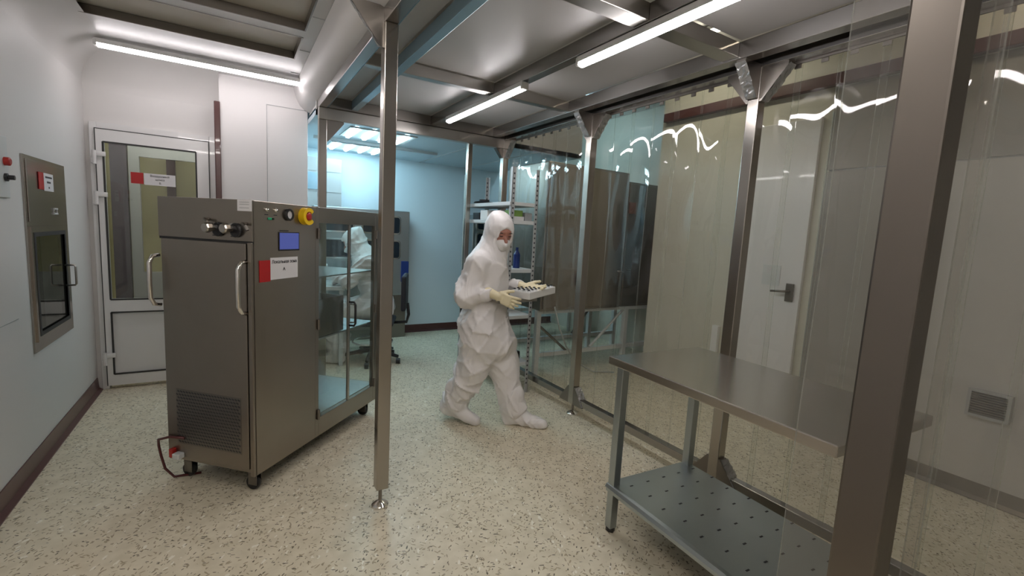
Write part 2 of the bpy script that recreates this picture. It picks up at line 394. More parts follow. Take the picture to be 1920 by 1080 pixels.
# ceilings
bm = slab_z(bmesh.new(), XL, .60, -1.8, 4.67, 2.55, 2.60, [(-.88, .40, 3.31, 3.77), (-.88, .40, 1.9, 3.20), (-.88, .40, .3, 1.7)])
struct('ceiling', bm, M['ceil'])
for i, (a, b) in enumerate(((3.31, 3.77), (1.9, 3.20), (.3, 1.7))):
    o = struct('ceiling_recess', B(-.90, .42, a-.02, b+.02, 2.60, 2.62), M['tan'])
    bm = bmesh.new()
    for q in ((-.88, -.872, a, b), (.392, .40, a, b), (-.88, .40, a, a+.008), (-.88, .40, b-.008, b)): bx(bm, *q, 2.548, 2.598)
    struct('ceiling_recess_frame', bm, M['steel_dark'])
bm = bmesh.new()
for y in (2.35, 2.95, 3.55, 4.1): bx(bm, .405, .60, y, y+.004, 2.546, 2.551)
bx(bm, .47, .473, 1.6, 4.5, 2.546, 2.551)
struct('ceiling_seams', bm, M['grey'])
bm = bmesh.new(); poly = [(4.67, 2.55), (4.42, 2.55)] + [(4.42+.25*math.sin(t), 2.30+.25*math.cos(t)) for t in np.linspace(0, math.pi/2, 14)] 
prism(bm, poly[0:1]+poly[1:], 'x', -.93, -.075); o = struct('ceiling_cove', bm, M['wall']); smooth_by(o)
bm = bmesh.new(); poly = [(-.93, 2.55), (-.72, 2.55)] + [(-.72-.21*math.sin(t), 2.34+.21*math.cos(t)) for t in np.linspace(0, math.pi/2, 12)]
prism(bm, poly, 'y', -1.6, 4.66); o = struct('ceiling_cove', bm, M['wall']); smooth_by(o)
struct('ceiling_back_room', B(.585, 3.3, 4.06, YB, 2.26, 2.30), M['ceil_back'])
bm = bmesh.new(); bx(bm, .70, 2.0, 5.02, 5.06, 2.235, 2.262); bx(bm, 2.1, 2.106, 4.06, 5.9, 2.254, 2.262); bx(bm, 2.75, 2.756, 4.06, 5.9, 2.254, 2.262)
struct('ceiling_back_seams', bm, M['grey'])
struct('ceiling_high', B(.585, 4.6, -1.8, 6.0, 3.0, 3.05), M['wall_bright'])
struct('ceiling_corridor', B(-1.7, -.08, YD+.1, 6.6, 2.5, 2.55), M['ceil'])
# casing along the frame
bm = bmesh.new(); prof = [(.47, 2.55), (.49, 2.47), (.52, 2.41), (.56, 2.375), (.60, 2.36), (.60, 2.38), (.60, 2.55)]
prism(bm, prof, 'y', 1.0, 4.55); o = struct('ceiling_casing', bm, M['wall_bright']); smooth_by(o, 50)
bm = bmesh.new(); prism(bm, [(.60, 2.34), (.60, 3.0), (.62, 3.0), (.62, 2.38)], 'y', -1.7, 4.6); struct('ceiling_upstand', bm, M['wall'])
struct('ceiling_upstand_back', B(.585, 3.3, 4.06, 4.10, 2.26, 3.0), M['wall'])
# baseboards
def cove_x(name, x, s, y0, y1, m=M['maroon']):
    bm = bmesh.new(); prism(bm, [(x, 0), (x+s*.035, 0), (x+s*.035, .006), (x+s*.012, .022), (x+s*.006, .10), (x, .10)], 'y', y0, y1); return struct(name, bm, m)
def cove_y(name, y, s, x0, x1, m=M['maroon']):
    bm = bmesh.new(); prism(bm, [(y, 0), (y+s*.035, 0), (y+s*.035, .006), (y+s*.012, .022), (y+s*.006, .10), (y, .10)], 'x', x0, x1); return struct(name, bm, m)
cove_x('baseboard_left', XL, 1, -1.6, 4.64); cove_y('baseboard_far', YB, -1, .6, 4.38); cove_x('baseboard_right', XR, -1, -1.6, 3.3, M['steel_dark'])
cove_y('baseboard_column', 4.55, -1, -.07, .585)
struct('trim_4', B(3.64, 3.70, .3, 3.25, 2.56, 2.64, bev=.004), M['maroon'])
# seams / leaves of the right wall
bm = bmesh.new(); bx(bm, 3.694, 3.701, -.4, 1.72, 1.965, 1.975)
for y in (1.74, 2.32): bx(bm, 3.697, 3.701, y, y+.003, .1, 2.56)
struct('wall_right_seams', bm, M['grey'])
struct('wall_right_panel', B(3.688, 3.699, -1.5, 1.10, .1, 1.965), M['wall_pale']); struct('wall_right_panel', B(3.689, 3.699, 1.10, 1.735, .1, 1.965), M['wall_grey'])
struct('wall_right_panel', B(3.688, 3.699, -1.5, 1.735, 1.975, 2.55), M['wall_grey'])
# door on the right wall behind the strips
d = struct('door_2', B(3.665, 3.699, 1.80, 2.31, .02, 2.36, bev=.004), M['door_white'])
h = obj('door_handle', T([(3.655, 1.87, 1.07), (3.61, 1.87, 1.07), (3.61, 1.99, 1.06)], .009), M['steel_dark'], d, True)
obj('lock_plate', B(3.648, 3.656, 1.84, 1.90, .99, 1.13, bev=.003), M['steel_dark'], d)
g = bmesh.new()
for z in np.arange(.51, .635, .014): bx(g, 3.66, 3.69, .64, .79, z, z+.006)
bm = B(3.66, 3.699, 2.44, 2.50, .30, .68, bev=.004); tag(obj('wall_conduit', bm, M['white']), 'short white conduit box low on the wall behind the middle post', 'conduit')
obj('notice', B(3.66, 3.665, 1.96, 2.10, 1.10, 1.26), M['grey_white'], d, label='grey paper notice')
v = thing('wall_vent', 'small square slatted vent low on the grey right wall', 'vent', (3.69, .71, .5))
obj('slat_panel', g, M['steel_dark'], v, world=True); bm = bmesh.new()
for q in ((.625, .64, .49, .65), (.79, .805, .49, .65), (.64, .79, .49, .505), (.64, .79, .635, .65)): bx(bm, 3.655, 3.69, *q)
obj('vent_frame', bm, M['grey'], v, world=True)
# ------- door 1 (white, left)
DX0, DX1 = -.93, -.115
bm = bmesh.new(); YF = YD-.03
for q in ((DX0+.03, DX0+.075, 0, 2.06), (DX1-.04, DX1+.003, 0, 2.06)): bx(bm, q[0], q[1], YF, YD+.10, q[2], q[3], bev=.004)
bx(bm, DX0+.075, DX1-.04, YF, YD+.10, 2.015, 2.06)
struct('door_frame', bm, M['door_white'])
d1 = bpy.data.objects.new('door_1', None); COL.objects.link(d1); d1['kind'] = 'structure'; d1.location = (-.5, YD, 0)
x0, x1 = -.85, -.16; gx0, gx1, gz0, gz1 = -.865+.06, -.245, .72, 1.93
gx0 = -.872+.02
bm = slab_y(bmesh.new(), x0-.012, x1, YF-.012, YD+.03, .03, 2.01, [(gx0+.03, gx1, gz0, gz1-.01), (gx0+.03, gx1, .12, .62)])
obj('door_leaf', bm, M['door_white'], d1, world=True)
bm = bmesh.new()
for (z0, z1) in ((gz0, gz1-.01), (.12, .62)):
    a, b = gx0+.03, gx1
    for q in ((a-.005, a+.006, z0, z1), (b-.006, b+.005, z0, z1), (a, b, z0-.005, z0+.006), (a, b, z1-.006, z1+.005)): bx(bm, q[0], q[1], YF-.014, YF+.0, q[2], q[3])
obj('gasket', bm, M['dark_line'], d1, world=True)
obj('door_pane', B(gx0+.03, gx1, YD-.005, YD+.005, gz0, gz1-.01), M['glass'], d1, world=True)
obj('door_panel', B(gx0+.03, gx1, YD-.022, YD+.02, .12, .62), M['door_white'], d1, world=True)
bm = bmesh.new()
for q in ((x0-.018, x0-.012, .03, 2.015), (x1, x1+.005, .03, 2.015), (x0-.018, x1, 2.01, 2.016)): bx(bm, q[0], q[1], YF-.013, YF-.004, q[2], q[3])
obj('door_gap', bm, M['dark_line'], d1, world=True)
for z in (1.80, 1.50, .25):
    bm = lathe(bmesh.new(), [(.013, -.05), (.013, .05)], (x0-.02, YF-.026, z), 'z', 16); bx(bm, x0-.045, x0-.02, YF-.02, YF-.001, z-.045, z-.01, bev=.003); bx(bm, x0-.02, x0+.045, YF-.030, YF-.011, z+.01, z+.045, bev=.003)
    o = obj('hinge', bm, M['door_white'], d1, world=True); smooth_by(o)
# door sign
s = thing('door_sign', 'white paper sign with dark red square on white door pane', 'sign', (-.53, YF-.02, 1.66))
SG = YF-.016
def P3(px, z): return px
obj('sign_card', B(-.585, -.385, SG, SG+.003, 1.625, 1.715), M['paper'], s, world=True)
obj('sign_square', B(-.665, -.588, SG, SG+.003, 1.63, 1.715), M['red'], s, world=True)
rx = (math.pi/2, 0, 0)
for t, z, sz in (('Воздушный', 1.697, .022), ('шлюз', 1.670, .022), ('B', 1.643, .022)):
    text('lettering', t, sz, M['ink'], s, (-.485+.53, SG-.001-(YF-.02), z-1.66), rx)
# things seen through the door pane
d = struct('door_3', slab_y(bmesh.new(), -.82, -.12, 5.60, 5.65, 0, 2.1, [(-.74, -.22, .84, 1.93)]), M['door_grey'])
obj('door_handle', T([(-.20, 5.60, 1.0), (-.20, 5.55, 1.0), (-.30, 5.55, 1.0)], .009), M['steel_dark'], d, True)
struct('door_frame', B(-.95, -.83, 5.58, 5.66, 0, 2.2), M['frame_dark']); struct('door_frame', B(-.95, -.08, 5.58, 5.66, 2.11, 2.2), M['frame_dark'])
struct('trim_5', B(-.62, -.54, 6.48, 6.55, 0, 2.3), M['maroon'])

# ------------------------------------------------------------------ lamps
def strip_lamp(name, label, p0, p1, m, group=None, w=.042, loc_cat='lamp'):
    x0_, y0_, z = p0; x1_, y1_, _ = p1; alongx = abs(x1_-x0_) > abs(y1_-y0_)
    t = thing(name, label, loc_cat, (min(x0_, x1_), min(y0_, y1_), z), 0, group)
    a, b = (sorted((x0_, x1_)) if alongx else sorted((y0_, y1_))); c = y0_ if alongx else x0_
    prof = [(c-w/2*math.cos(q)*1.0, z-.012-.016*math.sin(q)) for q in np.linspace(0, math.pi, 9)] + [(c+w/2, z-.006), (c-w/2, z-.006)]
    bm = prism(bmesh.new(), prof, 'x' if alongx else 'y', a, b); obj('diffuser', bm, m, t, world=True)
    if alongx:
        obj('housing', B(a-.012, b+.012, c-w/2-.003, c+w/2+.003, z-.006, z+.022), M['white'], t, world=True)
        for q in (a-.02, b+.0): obj('end_cap', B(q, q+.02, c-w/2-.004, c+w/2+.004, z-.022, z+.018, bev=.004), M['white'], t, world=True)
    else:
        obj('housing', B(c-w/2-.003, c+w/2+.003, a-.012, b+.012, z-.006, z+.022), M['white'], t, world=True)
        for q in (a-.02, b+.0): obj('end_cap', B(c-w/2-.004, c+w/2+.004, q, q+.02, z-.022, z+.018, bev=.004), M['white'], t, world=True)
    return t
strip_lamp('strip_lamp', 'long lit white strip lamp under the left white ceiling', (-.745, 4.20, 2.51), (.512, 4.20, 2.505), M['wall_lamp'], w=.055)
bm = bmesh.new()
strip_lamp('strip_lamp', 'lit white strip lamp under the frame beam, the far shorter one in the picture', (1.505, 3.555, 2.28), (1.505, 2.44, 2.28), M['strip_lamp'])
strip_lamp('strip_lamp', 'lit white strip lamp under the frame beam, running out of the picture top', (1.525, 1.925, 2.28), (1.525, .75, 2.28), M['strip_lamp'])
strip_lamp('strip_lamp', 'added unseen fill lamp on the left ceiling above the viewpoint', (-.65, .9, 2.535), (.40, .9, 2.535), M['near_fill'])  # unseen fill light, added to brighten the near floor
strip_lamp('strip_lamp', 'added unseen fill lamp on the left ceiling behind the viewpoint', (-.65, -.6, 2.535), (.40, -.6, 2.535), M['near_fill'])  # second fill light added out of view for the near area
strip_lamp('strip_lamp', 'warm lit strip lamp high behind the clear curtain', (3.05, 3.15, 2.97), (3.05, 2.2, 2.97), M['yellow_lamp'], w=.05)
strip_lamp('strip_lamp', 'added unseen warm fill lamp high above the passage at the picture right', (3.3, 1.0, 2.97), (3.3, .1, 2.97), M['warm_fill'], w=.05)  # added light, gives the right wall a bright top and gradient
strip_lamp('strip_lamp', 'cold strip lamp above the drying cabinet bay', (3.6, 5.2, 2.97), (3.6, 4.3, 2.97), M['back_lamp'], w=.05)
strip_lamp('strip_lamp', 'added unseen fill lamp in the corridor behind the white door', (-.5, 5.4, 2.47), (-.5, 4.95, 2.47), M['corr_fill'], w=.03)  # added light, brightens the corridor behind the door pane
for r, (ya, yb) in enumerate(((4.36, 4.78), (5.25, 5.65))):
    t = thing('ceiling_light', ['four-tube cold ceiling light nearer the steel frame', 'four-tube cold ceiling light nearer the far blue wall'][r], 'lamp', (1.2, (ya+yb)/2, 2.25), 0, None)
    obj('light_tray', B(.90, 1.52, ya-.03, yb+.03, 2.252, 2.262), M['grey_white'], t, world=True)
    for k in range(4):
        x = .97+k*.155; bm = prism(bmesh.new(), [(x-.02, 2.252), (x-.013, 2.236), (x+.013, 2.236), (x+.02, 2.252)], 'y', ya, yb); obj('tube', bm, M['back_lamp'], t, world=True)

# ------------------------------------------------------------------ the steel frame
FR = thing('steel_frame', 'brushed steel clean zone frame with posts, beams and white ceiling tiles', 'frame', (1.45, 2.0, 0))
def fr(name, bm, m, **k): return obj(name, bm, m, FR, world=True, **k)
for x0_, x1_, m, z0_ in ((.59, .65, 'steel_y', 2.30), (1.495, 1.555, 'steel_y', 2.305), (2.12, 2.19, 'steel_y', 2.30), (2.255, 2.32, 'steel_y', 2.285)):
    fr('beam', B(x0_, x1_, -1.0, 4.03, z0_, 2.38, bev=.003), M[m])
bm = B(.83, .88, -1.0, 3.97, 2.31, 2.38, bev=.002); fr('film_covered_beam', bm, M['blue_film'], label='beam in pale blue film')
fr('film_strip', B(.650, .653, -1.0, 3.97, 2.30, 2.37), M['blue_film'], label='pale blue film')
for y0_, y1_ in ((2.79, 2.85), (1.46, 1.55), (.20, .28)):
    for xa, xb in ((.655, .83), (.88, 1.495), (1.555, 2.12)): fr('cross_beam', B(xa, xb, y0_, y1_, 2.31, 2.38, bev=.003), M['steel_h'])
fr('beam', B(.59, 2.32, 3.965, 4.03, 2.21, 2.30, bev=.004), M['steel_h']); fr('beam', B(.655, 2.25, 3.94, 3.965, 2.30, 2.38), M['steel_dark'])
fr('curtain_channel', B(2.19, 2.255, -1.0, 3.96, 2.35, 2.375), M['steel_dark'])
for (xa, xb) in ((.66, .82), (.89, 1.49), (1.56, 2.115)):
    for (ya, yb) in ((2.86, 3.95), (1.56, 2.78), (.29, 1.45), (-1.0, .19)):
        fr('ceiling_tile', B(xa, xb, ya, yb, 2.383, 2.40), M['panel'])
def post(x, y, z0_=.09, z1_=2.30, w=.06, m='steel'):
    fr('post', B(x-w/2, x+w/2, y-w/2, y+w/2, z0_, z1_, bev=.004), M[m])
def foot(x, y, z1_=.1, r=.045):
    o = fr('foot', Lt([(r, 0), (r, .008), (r*.8, .016), (.016, .026), (.009, .03), (.0, .032)], (x, y, 0)), M['chrome']); smooth_by(o, 30)
    smooth_by(obj('foot_stem', Lt([(.009, .028), (.009, z1_)], (x, y, 0), 'z', 14), M['steel_dark'], o, world=True), 30)
def gusset(x, y, dx, dy, up, z, s=.13, film_=False, m='steel', w=.05):
    """triangular bracket from a post to a beam, in direction (dx,dy)"""
    sg = -1 if up else 1
    bm = bmesh.new(); e = .028
    if dy:
        poly = [(y+dy*e, z), (y+dy*(e+s), z), (y+dy*(e+s), z+sg*.015), (y+dy*(e+.012), z+sg*s*1.25), (y+dy*e, z+sg*s*1.25)]
        prism(bm, poly, 'x', x-w/2, x+w/2)
    else:
        poly = [(x+dx*e, z), (x+dx*(e+s), z), (x+dx*(e+s), z+sg*.015), (x+dx*(e+.012), z+sg*s*1.25), (x+dx*e, z+sg*s*1.25)]
        prism(bm, poly, 'y', y-w/2, y+w/2)
    fr('gusset', bm, M[m])
    if film_:
        bm = bmesh.new(); n = 14; rng = random.Random(int(abs(x*100+y*10)))
        def pt(t, q):
            a = e+s+.006-(s-.012)*t; zz = z+sg*(.012+(s*1.25-.012)*t); j = rng.uniform(-.004, .006)
            return (x+q, y+dy*(a+j), zz) if dy else (x+dx*(a+j), y+q, zz)
        G = [[bm.verts.new(pt(i/n, q)) for q in [w*.55*t_ for t_ in (-1, -.4, .2, .7, 1.1)]] for i in range(n+1)]
        for i in range(n):
            for k in range(4): bm.faces.new((G[i][k], G[i+1][k], G[i+1][k+1], G[i][k+1]))
        bmesh.ops.solidify(bm, geom=bm.faces[:], thickness=.003)
        fr('wrapping_film', bm, M['crumple'], label='crumpled clear film')
PX = 2.29
for y in (4.0, 2.71, 1.45): 
    post(PX, y); foot(PX, y); gusset(PX, y, 0, -1, True, 2.285, film_=True); gusset(PX, y, -1, 0, True, 2.285 if y > 3.9 else 2.30, film_=(y < 3), m='steel_dark')
    if y < 3.9: gusset(PX, y, 0, 1, True, 2.285)
    for s_ in ((-1, 1) if y < 3.9 else (-1,)): gusset(PX, y, 0, s_, False, .09, s=.11, film_=(s_ < 0), m='steel_dark', w=.058)
post(PX, -.2); foot(PX, -.2)
post(.62, 4.0, z1_=2.21); foot(.62, 4.0); gusset(.62, 4.0, 1, 0, True, 2.21, m='steel_dark')
post(1.91, 4.0, z1_=2.21, w=.045, m='steel'); foot(1.91, 4.0)
post(.621, 2.175, w=.061); foot(.615, 2.165, r=.042); gusset(.62, 2.175, -1, 0, True, 2.37, s=.14, film_=True, m='steel_dark', w=.014); 
post(.83, .27, z1_=2.31, m='steel_pillar'); foot(.83, .27)
fr('beam', B(.65, .80, .24, .30, 2.31, 2.38), M['steel_h'])
# floor rail of the curtain
for ya, yb in ((2.77, 3.97), (1.51, 2.65), (-.17, 1.39)):
    fr('floor_rail', B(2.265, 2.315, ya, yb, .10, .15, bev=.003), M['steel_y'])
for k in range(38): y = -.5+k*.118; fr('hanger_hook', B(2.333, 2.340, y, y+.03, 2.258, 2.296), M['steel_dark'])
fr('hanger_rail', B(2.322, 2.332, -1.0, 3.96, 2.275, 2.30), M['steel_dark'])

# ------------------------------------------------------------------ clear strip curtains
def strip(parent, x, ya, yb, z0_, z1_, seed, name='strip', amp=.011, along='y', m='pvc'):
    rng = random.Random(seed); n = 12; mz = 46; bm = bmesh.new(); ph = [rng.uniform(0, 6.28) for _ in range(5)]; tilt = rng.uniform(-.03, .03)*amp/.02
    def dx(u, t):
        z = t*2.1
        return (tilt*(u-.5) + amp*.55*math.sin(2.1*z+ph[0]+1.3*u) + amp*.28*math.sin(5.2*z+ph[1]+3.1*u) + amp*.3*math.sin(6.28*u*.8+ph[2]+.9*z) + amp*.13*math.sin(11*z+ph[3]-4*u))*min(1, (1-t)*6+.15)
    G = []
    for i in range(n+1):
        u = i/n; row = []
        for k in range(mz+1):
            t = k/mz; a = ya+(yb-ya)*u; z = z0_+(z1_-z0_)*t
            row.append(bm.verts.new((x+dx(u, t), a, z) if along == 'y' else (a, x+dx(u, t), z)))
        G.append(row)
    for i in range(n):
        for k in range(mz): bm.faces.new((G[i][k], G[i+1][k], G[i+1][k+1], G[i][k+1]))
    o = obj(name, bm, M[m], parent, True, world=True)
    bm = bmesh.new()
    eps = .0022
    for e in (0, n):
        s_ = 1 if e == 0 else -1; P = [v for v in (Vector(((x+dx(e/n, k/mz)), ya+(yb-ya)*e/n, z0_+(z1_-z0_)*k/mz)) for k in range(mz+1))]
        A = []
        for p in P: A.append((bm.verts.new(p+Vector((-.001, 0, 0))), bm.verts.new(p+Vector((-.001, s_*eps, 0)))))
        for a, b in zip(A, A[1:]): bm.faces.new((a[0], a[1], b[1], b[0]))
    obj('strip_edge', bm, M['pvc_edge'], o)
    return o
for i, (ya, yb, lab) in enumerate(((2.72, 3.98, 'clear plastic strip curtain between the corner post and second post, before the big cabinet'),
                    (1.46, 2.72, 'clear plastic strip curtain between the second post and the post behind the steel table'),
                    (-.3, 1.46, 'clear plastic strip curtain behind the steel table, nearest the viewer'))):
    c = thing('strip_curtain', lab, 'curtain', (2.33, (ya+yb)/2, .12), 0, None)
    n = round((yb-ya)/.17); w = (yb-ya)/n
    for k in range(n): strip(c, 2.345+(.012 if k % 2 else 0), ya+k*w-(.012 if k else 0), ya+k*w+w+(.012 if k < n-1 else -.004), .13, 2.28, 31*i+k)
c = thing('film_curtain', 'clear film sheets hanging on the near steel post at the picture right', 'curtain', (.87, .2, .2))
strip(c, .872, .215, .405, .15, 2.30, 501, amp=.010, m='pvc_near_hazed', name='sheet'); strip(c, .885, -.55, .235, .15, 2.30, 502, amp=.014, m='pvc_near_hazed', name='sheet')

# ================================================================== THE GLASS-DOORED STEEL CABINET
CA = thing('pass_through_cabinet', 'brushed steel cabinet on casters with glass side doors and yellow emergency stop', 'cabinet', (.083, 2.49, 0), math.radians(45.5))
def cb(name, bm, m, par=None, **k): return obj(name, bm, m, par or CA, **k)
L_, W_, Z0, Z1 = 1.185, .55, .12, 1.49
cb('housing', B(.0, .455, .012, W_-.012, Z0+.01, Z1, bev=.004), M['steel_cab'])
cb('side_panel', B(.004, .455, 0, .012, Z0, Z1, bev=.003), M['steel_cab']); cb('side_panel', B(.004, .455, W_-.012, W_, Z0, Z1, bev=.003), M['steel_cab'])
bm = bmesh.new(); e = .05
for y0_, y1_ in ((0, .03), (W_-.03, W_)):
    bx(bm, .455, .487, y0_, y1_, Z0, Z1, bev=.002); bx(bm, L_-.075, L_, y0_, y1_, Z0, Z1, bev=.002)
    bx(bm, .487, L_-.075, y0_, y1_, Z0, .235, bev=.002); bx(bm, .487, L_-.075, y0_, y1_, 1.40, Z1, bev=.002)
bx(bm, L_-.03, L_, .03, W_-.03, Z0, .235); bx(bm, L_-.03, L_, .03, W_-.03, 1.40, Z1); bx(bm, .46, L_-.03, .03, W_-.03, Z1-.02, Z1)
cb('frame', bm, M['steel_cab'])
cb('bottom_tray', B(.46, L_-.02, .03, W_-.03, .225, .24), M['galv'])
bm = bmesh.new(); bx(bm, -.008, 0, -.002, W_, 1.295, Z1, bev=.002); cb('top_panel', bm, M['steel_cab'])
cb('corner_strip', B(-.014, 0, .0, .023, Z0, 1.29, bev=.003), M['steel_cab'])
dr = cb('front_door', B(-.016, 0, .029, W_-.022, Z0+.035, 1.285, bev=.003), M['steel_cab'])
bm = bmesh.new(); bx(bm, -.004, .001, .0, W_, 1.284, 1.297); bx(bm, -.004, .001, .024, .029, .14, 1.29); bx(bm, -.006, .001, W_-.022, W_-.014, .14, 1.29)
cb('door_gap', bm, M['dark_line'])
for y in (.03, .548):
    o = cb('handle', T([(-.012, y, 1.20), (-.045, y, 1.195), (-.062, y, 1.165), (-.064, y, 1.08), (-.062, y, .99), (-.045, y, .958), (-.012, y, .95)], .0105), M['chrome'], dr, smooth=True)
# expanded vent: zigzag slots
cb('vent_plate', B(-.0172, -.0158, .07, .465, .23, .522), M['steel_dark'], dr)
bm = bmesh.new(); nr, nc = 17, 22
for r in range(nr):
    z = .235+r*(.285/nr)
    for c_ in range(nc):
        y = .075+c_*(.385/nc)+(.009 if r % 2 else 0)
        vs = [bm.verts.new(p) for p in ((-.0175, y, z), (-.0175, y+.0135, z+.005), (-.0175, y+.0135, z+.0135), (-.0175, y, z+.0085))]; bm.faces.new(vs)
o = cb('vent_slots', bm, M['ink'], dr); o['kind'] = 'stuff'
# knobs
for y in (.205, .104):
    o = cb('regulator_knob', Lt([(.026, -.008), (.026, -.018), (.017, -.022), (.017, -.04), (.024, -.044), (.024, -.066), (.019, -.072)], (0, y, 1.352), 'x', 8), M['steel_h']); 
    cb('knob_collar', Lt([(.034, -.008), (.034, -.02), (.028, -.024)], (0, y-.022, 1.345), 'x', 20), M['black'], o)
for y, z in ((.245, 1.39), (.03, 1.378)):
    cb('fitting', T([(-.01, y, z), (-.03, y, z), (-.034, y-.018, z-.01), (-.034, y-.03, z-.03)], .008), M['steel_dark'])
cb('info_label', B(-.0095, -.008, -.002, .078, 1.437, 1.489), M['paper'], label='small grey info label')
for z in (1.478, 1.468, 1.452): cb('label_line', B(-.0102, -.0094, .012, .066, z-.0015, z+.0015), M['grey'], label='grey print')
for z, y in ((1.315, .205), (1.315, .10)): cb('engraved_mark', B(-.0085, -.0078, y-.02, y+.02, z-.002, z+.002), M['ink'])
# side control panel
for x in (.083, .143):
    o = cb('indicator', Lt([(.011, 0), (.011, -.006), (.007, -.012), (.0, -.014)], (x, 0, 1.451), 'y', 16), M['chrome']); smooth_by(o, 50)
    cb('engraved_mark', B(x-.012, x+.012, -.0012, -.0004, 1.425, 1.429), M['ink'])
cb('switch', B(.092, .118, -.004, 0, 1.402, 1.414, bev=.002), M['green'], label='small green switch'); cb('switch_key', Lt([(.005, 0), (.005, -.006)], (.126, 0, 1.408), 'y', 10), M['black'])
o = cb('gauge_ring', Lt([(.031, 0), (.031, -.012), (.027, -.016), (.021, -.016), (.021, -.006)], (.234, 0, 1.434), 'y', 32), M['black']); smooth_by(o, 40)
cb('gauge_face', Lt([(.0215, -.004), (.0215, -.008)], (.234, 0, 1.434), 'y', 24), M['paper'], o)
# emergency stop with a yellow guard
bm = bmesh.new()
def ring(cx, cz, r1, r2, a0, a1, y0_, y1_, n=26):
    G = [[bm.verts.new((cx+r*math.cos(a), y, cz+r*math.sin(a))) for (r, y) in ((r1, y0_), (r2, y0_), (r2, y1_), (r1, y1_))] for a in np.linspace(a0, a1, n)]
    for A, C in zip(G, G[1:]):
        for k in range(4): bm.faces.new((A[k], A[(k+1)%4], C[(k+1)%4], C[k]))
    bm.faces.new(G[0]); bm.faces.new(G[-1][::-1])
ring(.358, 1.432, .026, .046, .62, 2*math.pi-.62, -.034, -.002); lathe(bm, [(.047, 0), (.047, -.007)], (.358, 0, 1.432), 'y', 24)
es = cb('emergency_stop', bm, M['yellow'], label='yellow guard ring'); smooth_by(es, 40)
o = cb('stop_button', Lt([(.012, -.005), (.012, -.022), (.021, -.024), (.021, -.034), (.015, -.038)], (.358, 0, 1.432), 'y', 20), M['redbtn'], es, label='red mushroom button'); smooth_by(o, 40)
sc_ = cb('display_bezel', B(.164, .316, -.004, 0, 1.248, 1.344, bev=.001), M['black']); cb('screen', B(.168, .308, -.006, -.003, 1.256, 1.340), M['screen'], sc_, label='lit blue screen')
cb('engraved_mark', B(.172, .236, -.0012, -.0004, 1.348, 1.354), M['ink'])
sg = thing('cabinet_sign', 'white paper sign with red square on the steel cabinet side', 'sign', CA.location.copy(), CA.rotation_euler.z)
obj('sign_square', B(.033, .104, -.003, -.0006, 1.098, 1.204), M['red'], sg); obj('sign_card', B(.105, .303, -.003, -.0006, 1.105, 1.215), M['paper'], sg)
text('lettering', 'Локальная зона', .0235, M['ink'], sg, (.204, -.0034, 1.193), (math.pi/2, 0, 0), bold=.0003)
text('lettering', 'A', .024, M['ink'], sg, (.200, -.0034, 1.155), (math.pi/2, 0, 0), bold=.0003)
# glass doors
cb('end_pane', B(L_-.018, L_-.012, .03, W_-.03, .237, 1.40), M['glass'])
for y0_ in (.006, W_-.012):
    for xa, xb in ((.489, .80), (.806, 1.108)): cb('glass_door', B(xa, xb, y0_, y0_+.006, .237, 1.398), M['glass'])
    cb('meeting_bar', B(.793, .813, y0_-.004, y0_+.010, .237, 1.398, bev=.002), M['steel_h'])
h = cb('door_handle', T([(.80, .0, .90), (.80, -.035, .90), (.80, -.045, .885), (.80, -.045, .76), (.80, -.035, .745), (.80, .0, .745)], .007), M['black'], smooth=True, label='black D handle')
h = cb('door_handle', T([(.815, .0, .885), (.815, -.03, .88), (.815, -.036, .82), (.815, -.03, .765), (.815, 0, .76)], .006), M['chrome'], smooth=True)
for z in (1.34, .81, .26):
    for x in (.478, 1.118): o = cb('hinge', Lt([(.009, -.03), (.009, .03)], (x, -.006, z), 'z', 12), M['steel_dark']); smooth_by(o)
for z in (1.08,): cb('shelf', B(.46, L_-.03, .035, W_-.035, z-.004, z+.004), M['steel_h'])
cb('drawer_box', B(.47, .79, .035, W_-.04, .715, .945, bev=.004), M['steel_dark'])
cb('shelf', B(.46, L_-.03, .035, W_-.035, .70, .71), M['galv'])
for x, y in ((.07, .07), (.07, W_-.07), (L_-.07, .07), (L_-.07, W_-.07)):
    c = cb('caster', B(x-.025, x+.025, y-.03, y+.03, .10, .122, bev=.002), M['steel_dark'])
    bm = bmesh.new(); bx(bm, x-.018, x-.015, y-.02, y+.03, .03, .105); bx(bm, x+.015, x+.018, y-.02, y+.03, .03, .105); cb('fork', bm, M['steel_dark'], c)
    o = cb('wheel', Lt([(.02, -.013), (.035, -.012), (.038, -.006), (.038, .006), (.035, .012), (.02, .013)], (x, y+.012, .038), 'x', 24), M['black'], c); smooth_by(o)
o = cb('power_cable', T([(-.018, .42, .262), (-.03, .50, .262), (-.03, .575, .235), (-.01, .60, .19), (.0, .60, .13), (.0, .575, .06), (.02, .54, .01), (.10, .45, .008)], .0065), M['cable_red'], smooth=True)
cb('power_socket', B(-.04, -.012, .478, .50, .155, .20, bev=.003), M['redbtn'], label='red socket'); cb('power_plug', B(-.052, -.014, .425, .468, .155, .185, bev=.006), M['grey_white'])

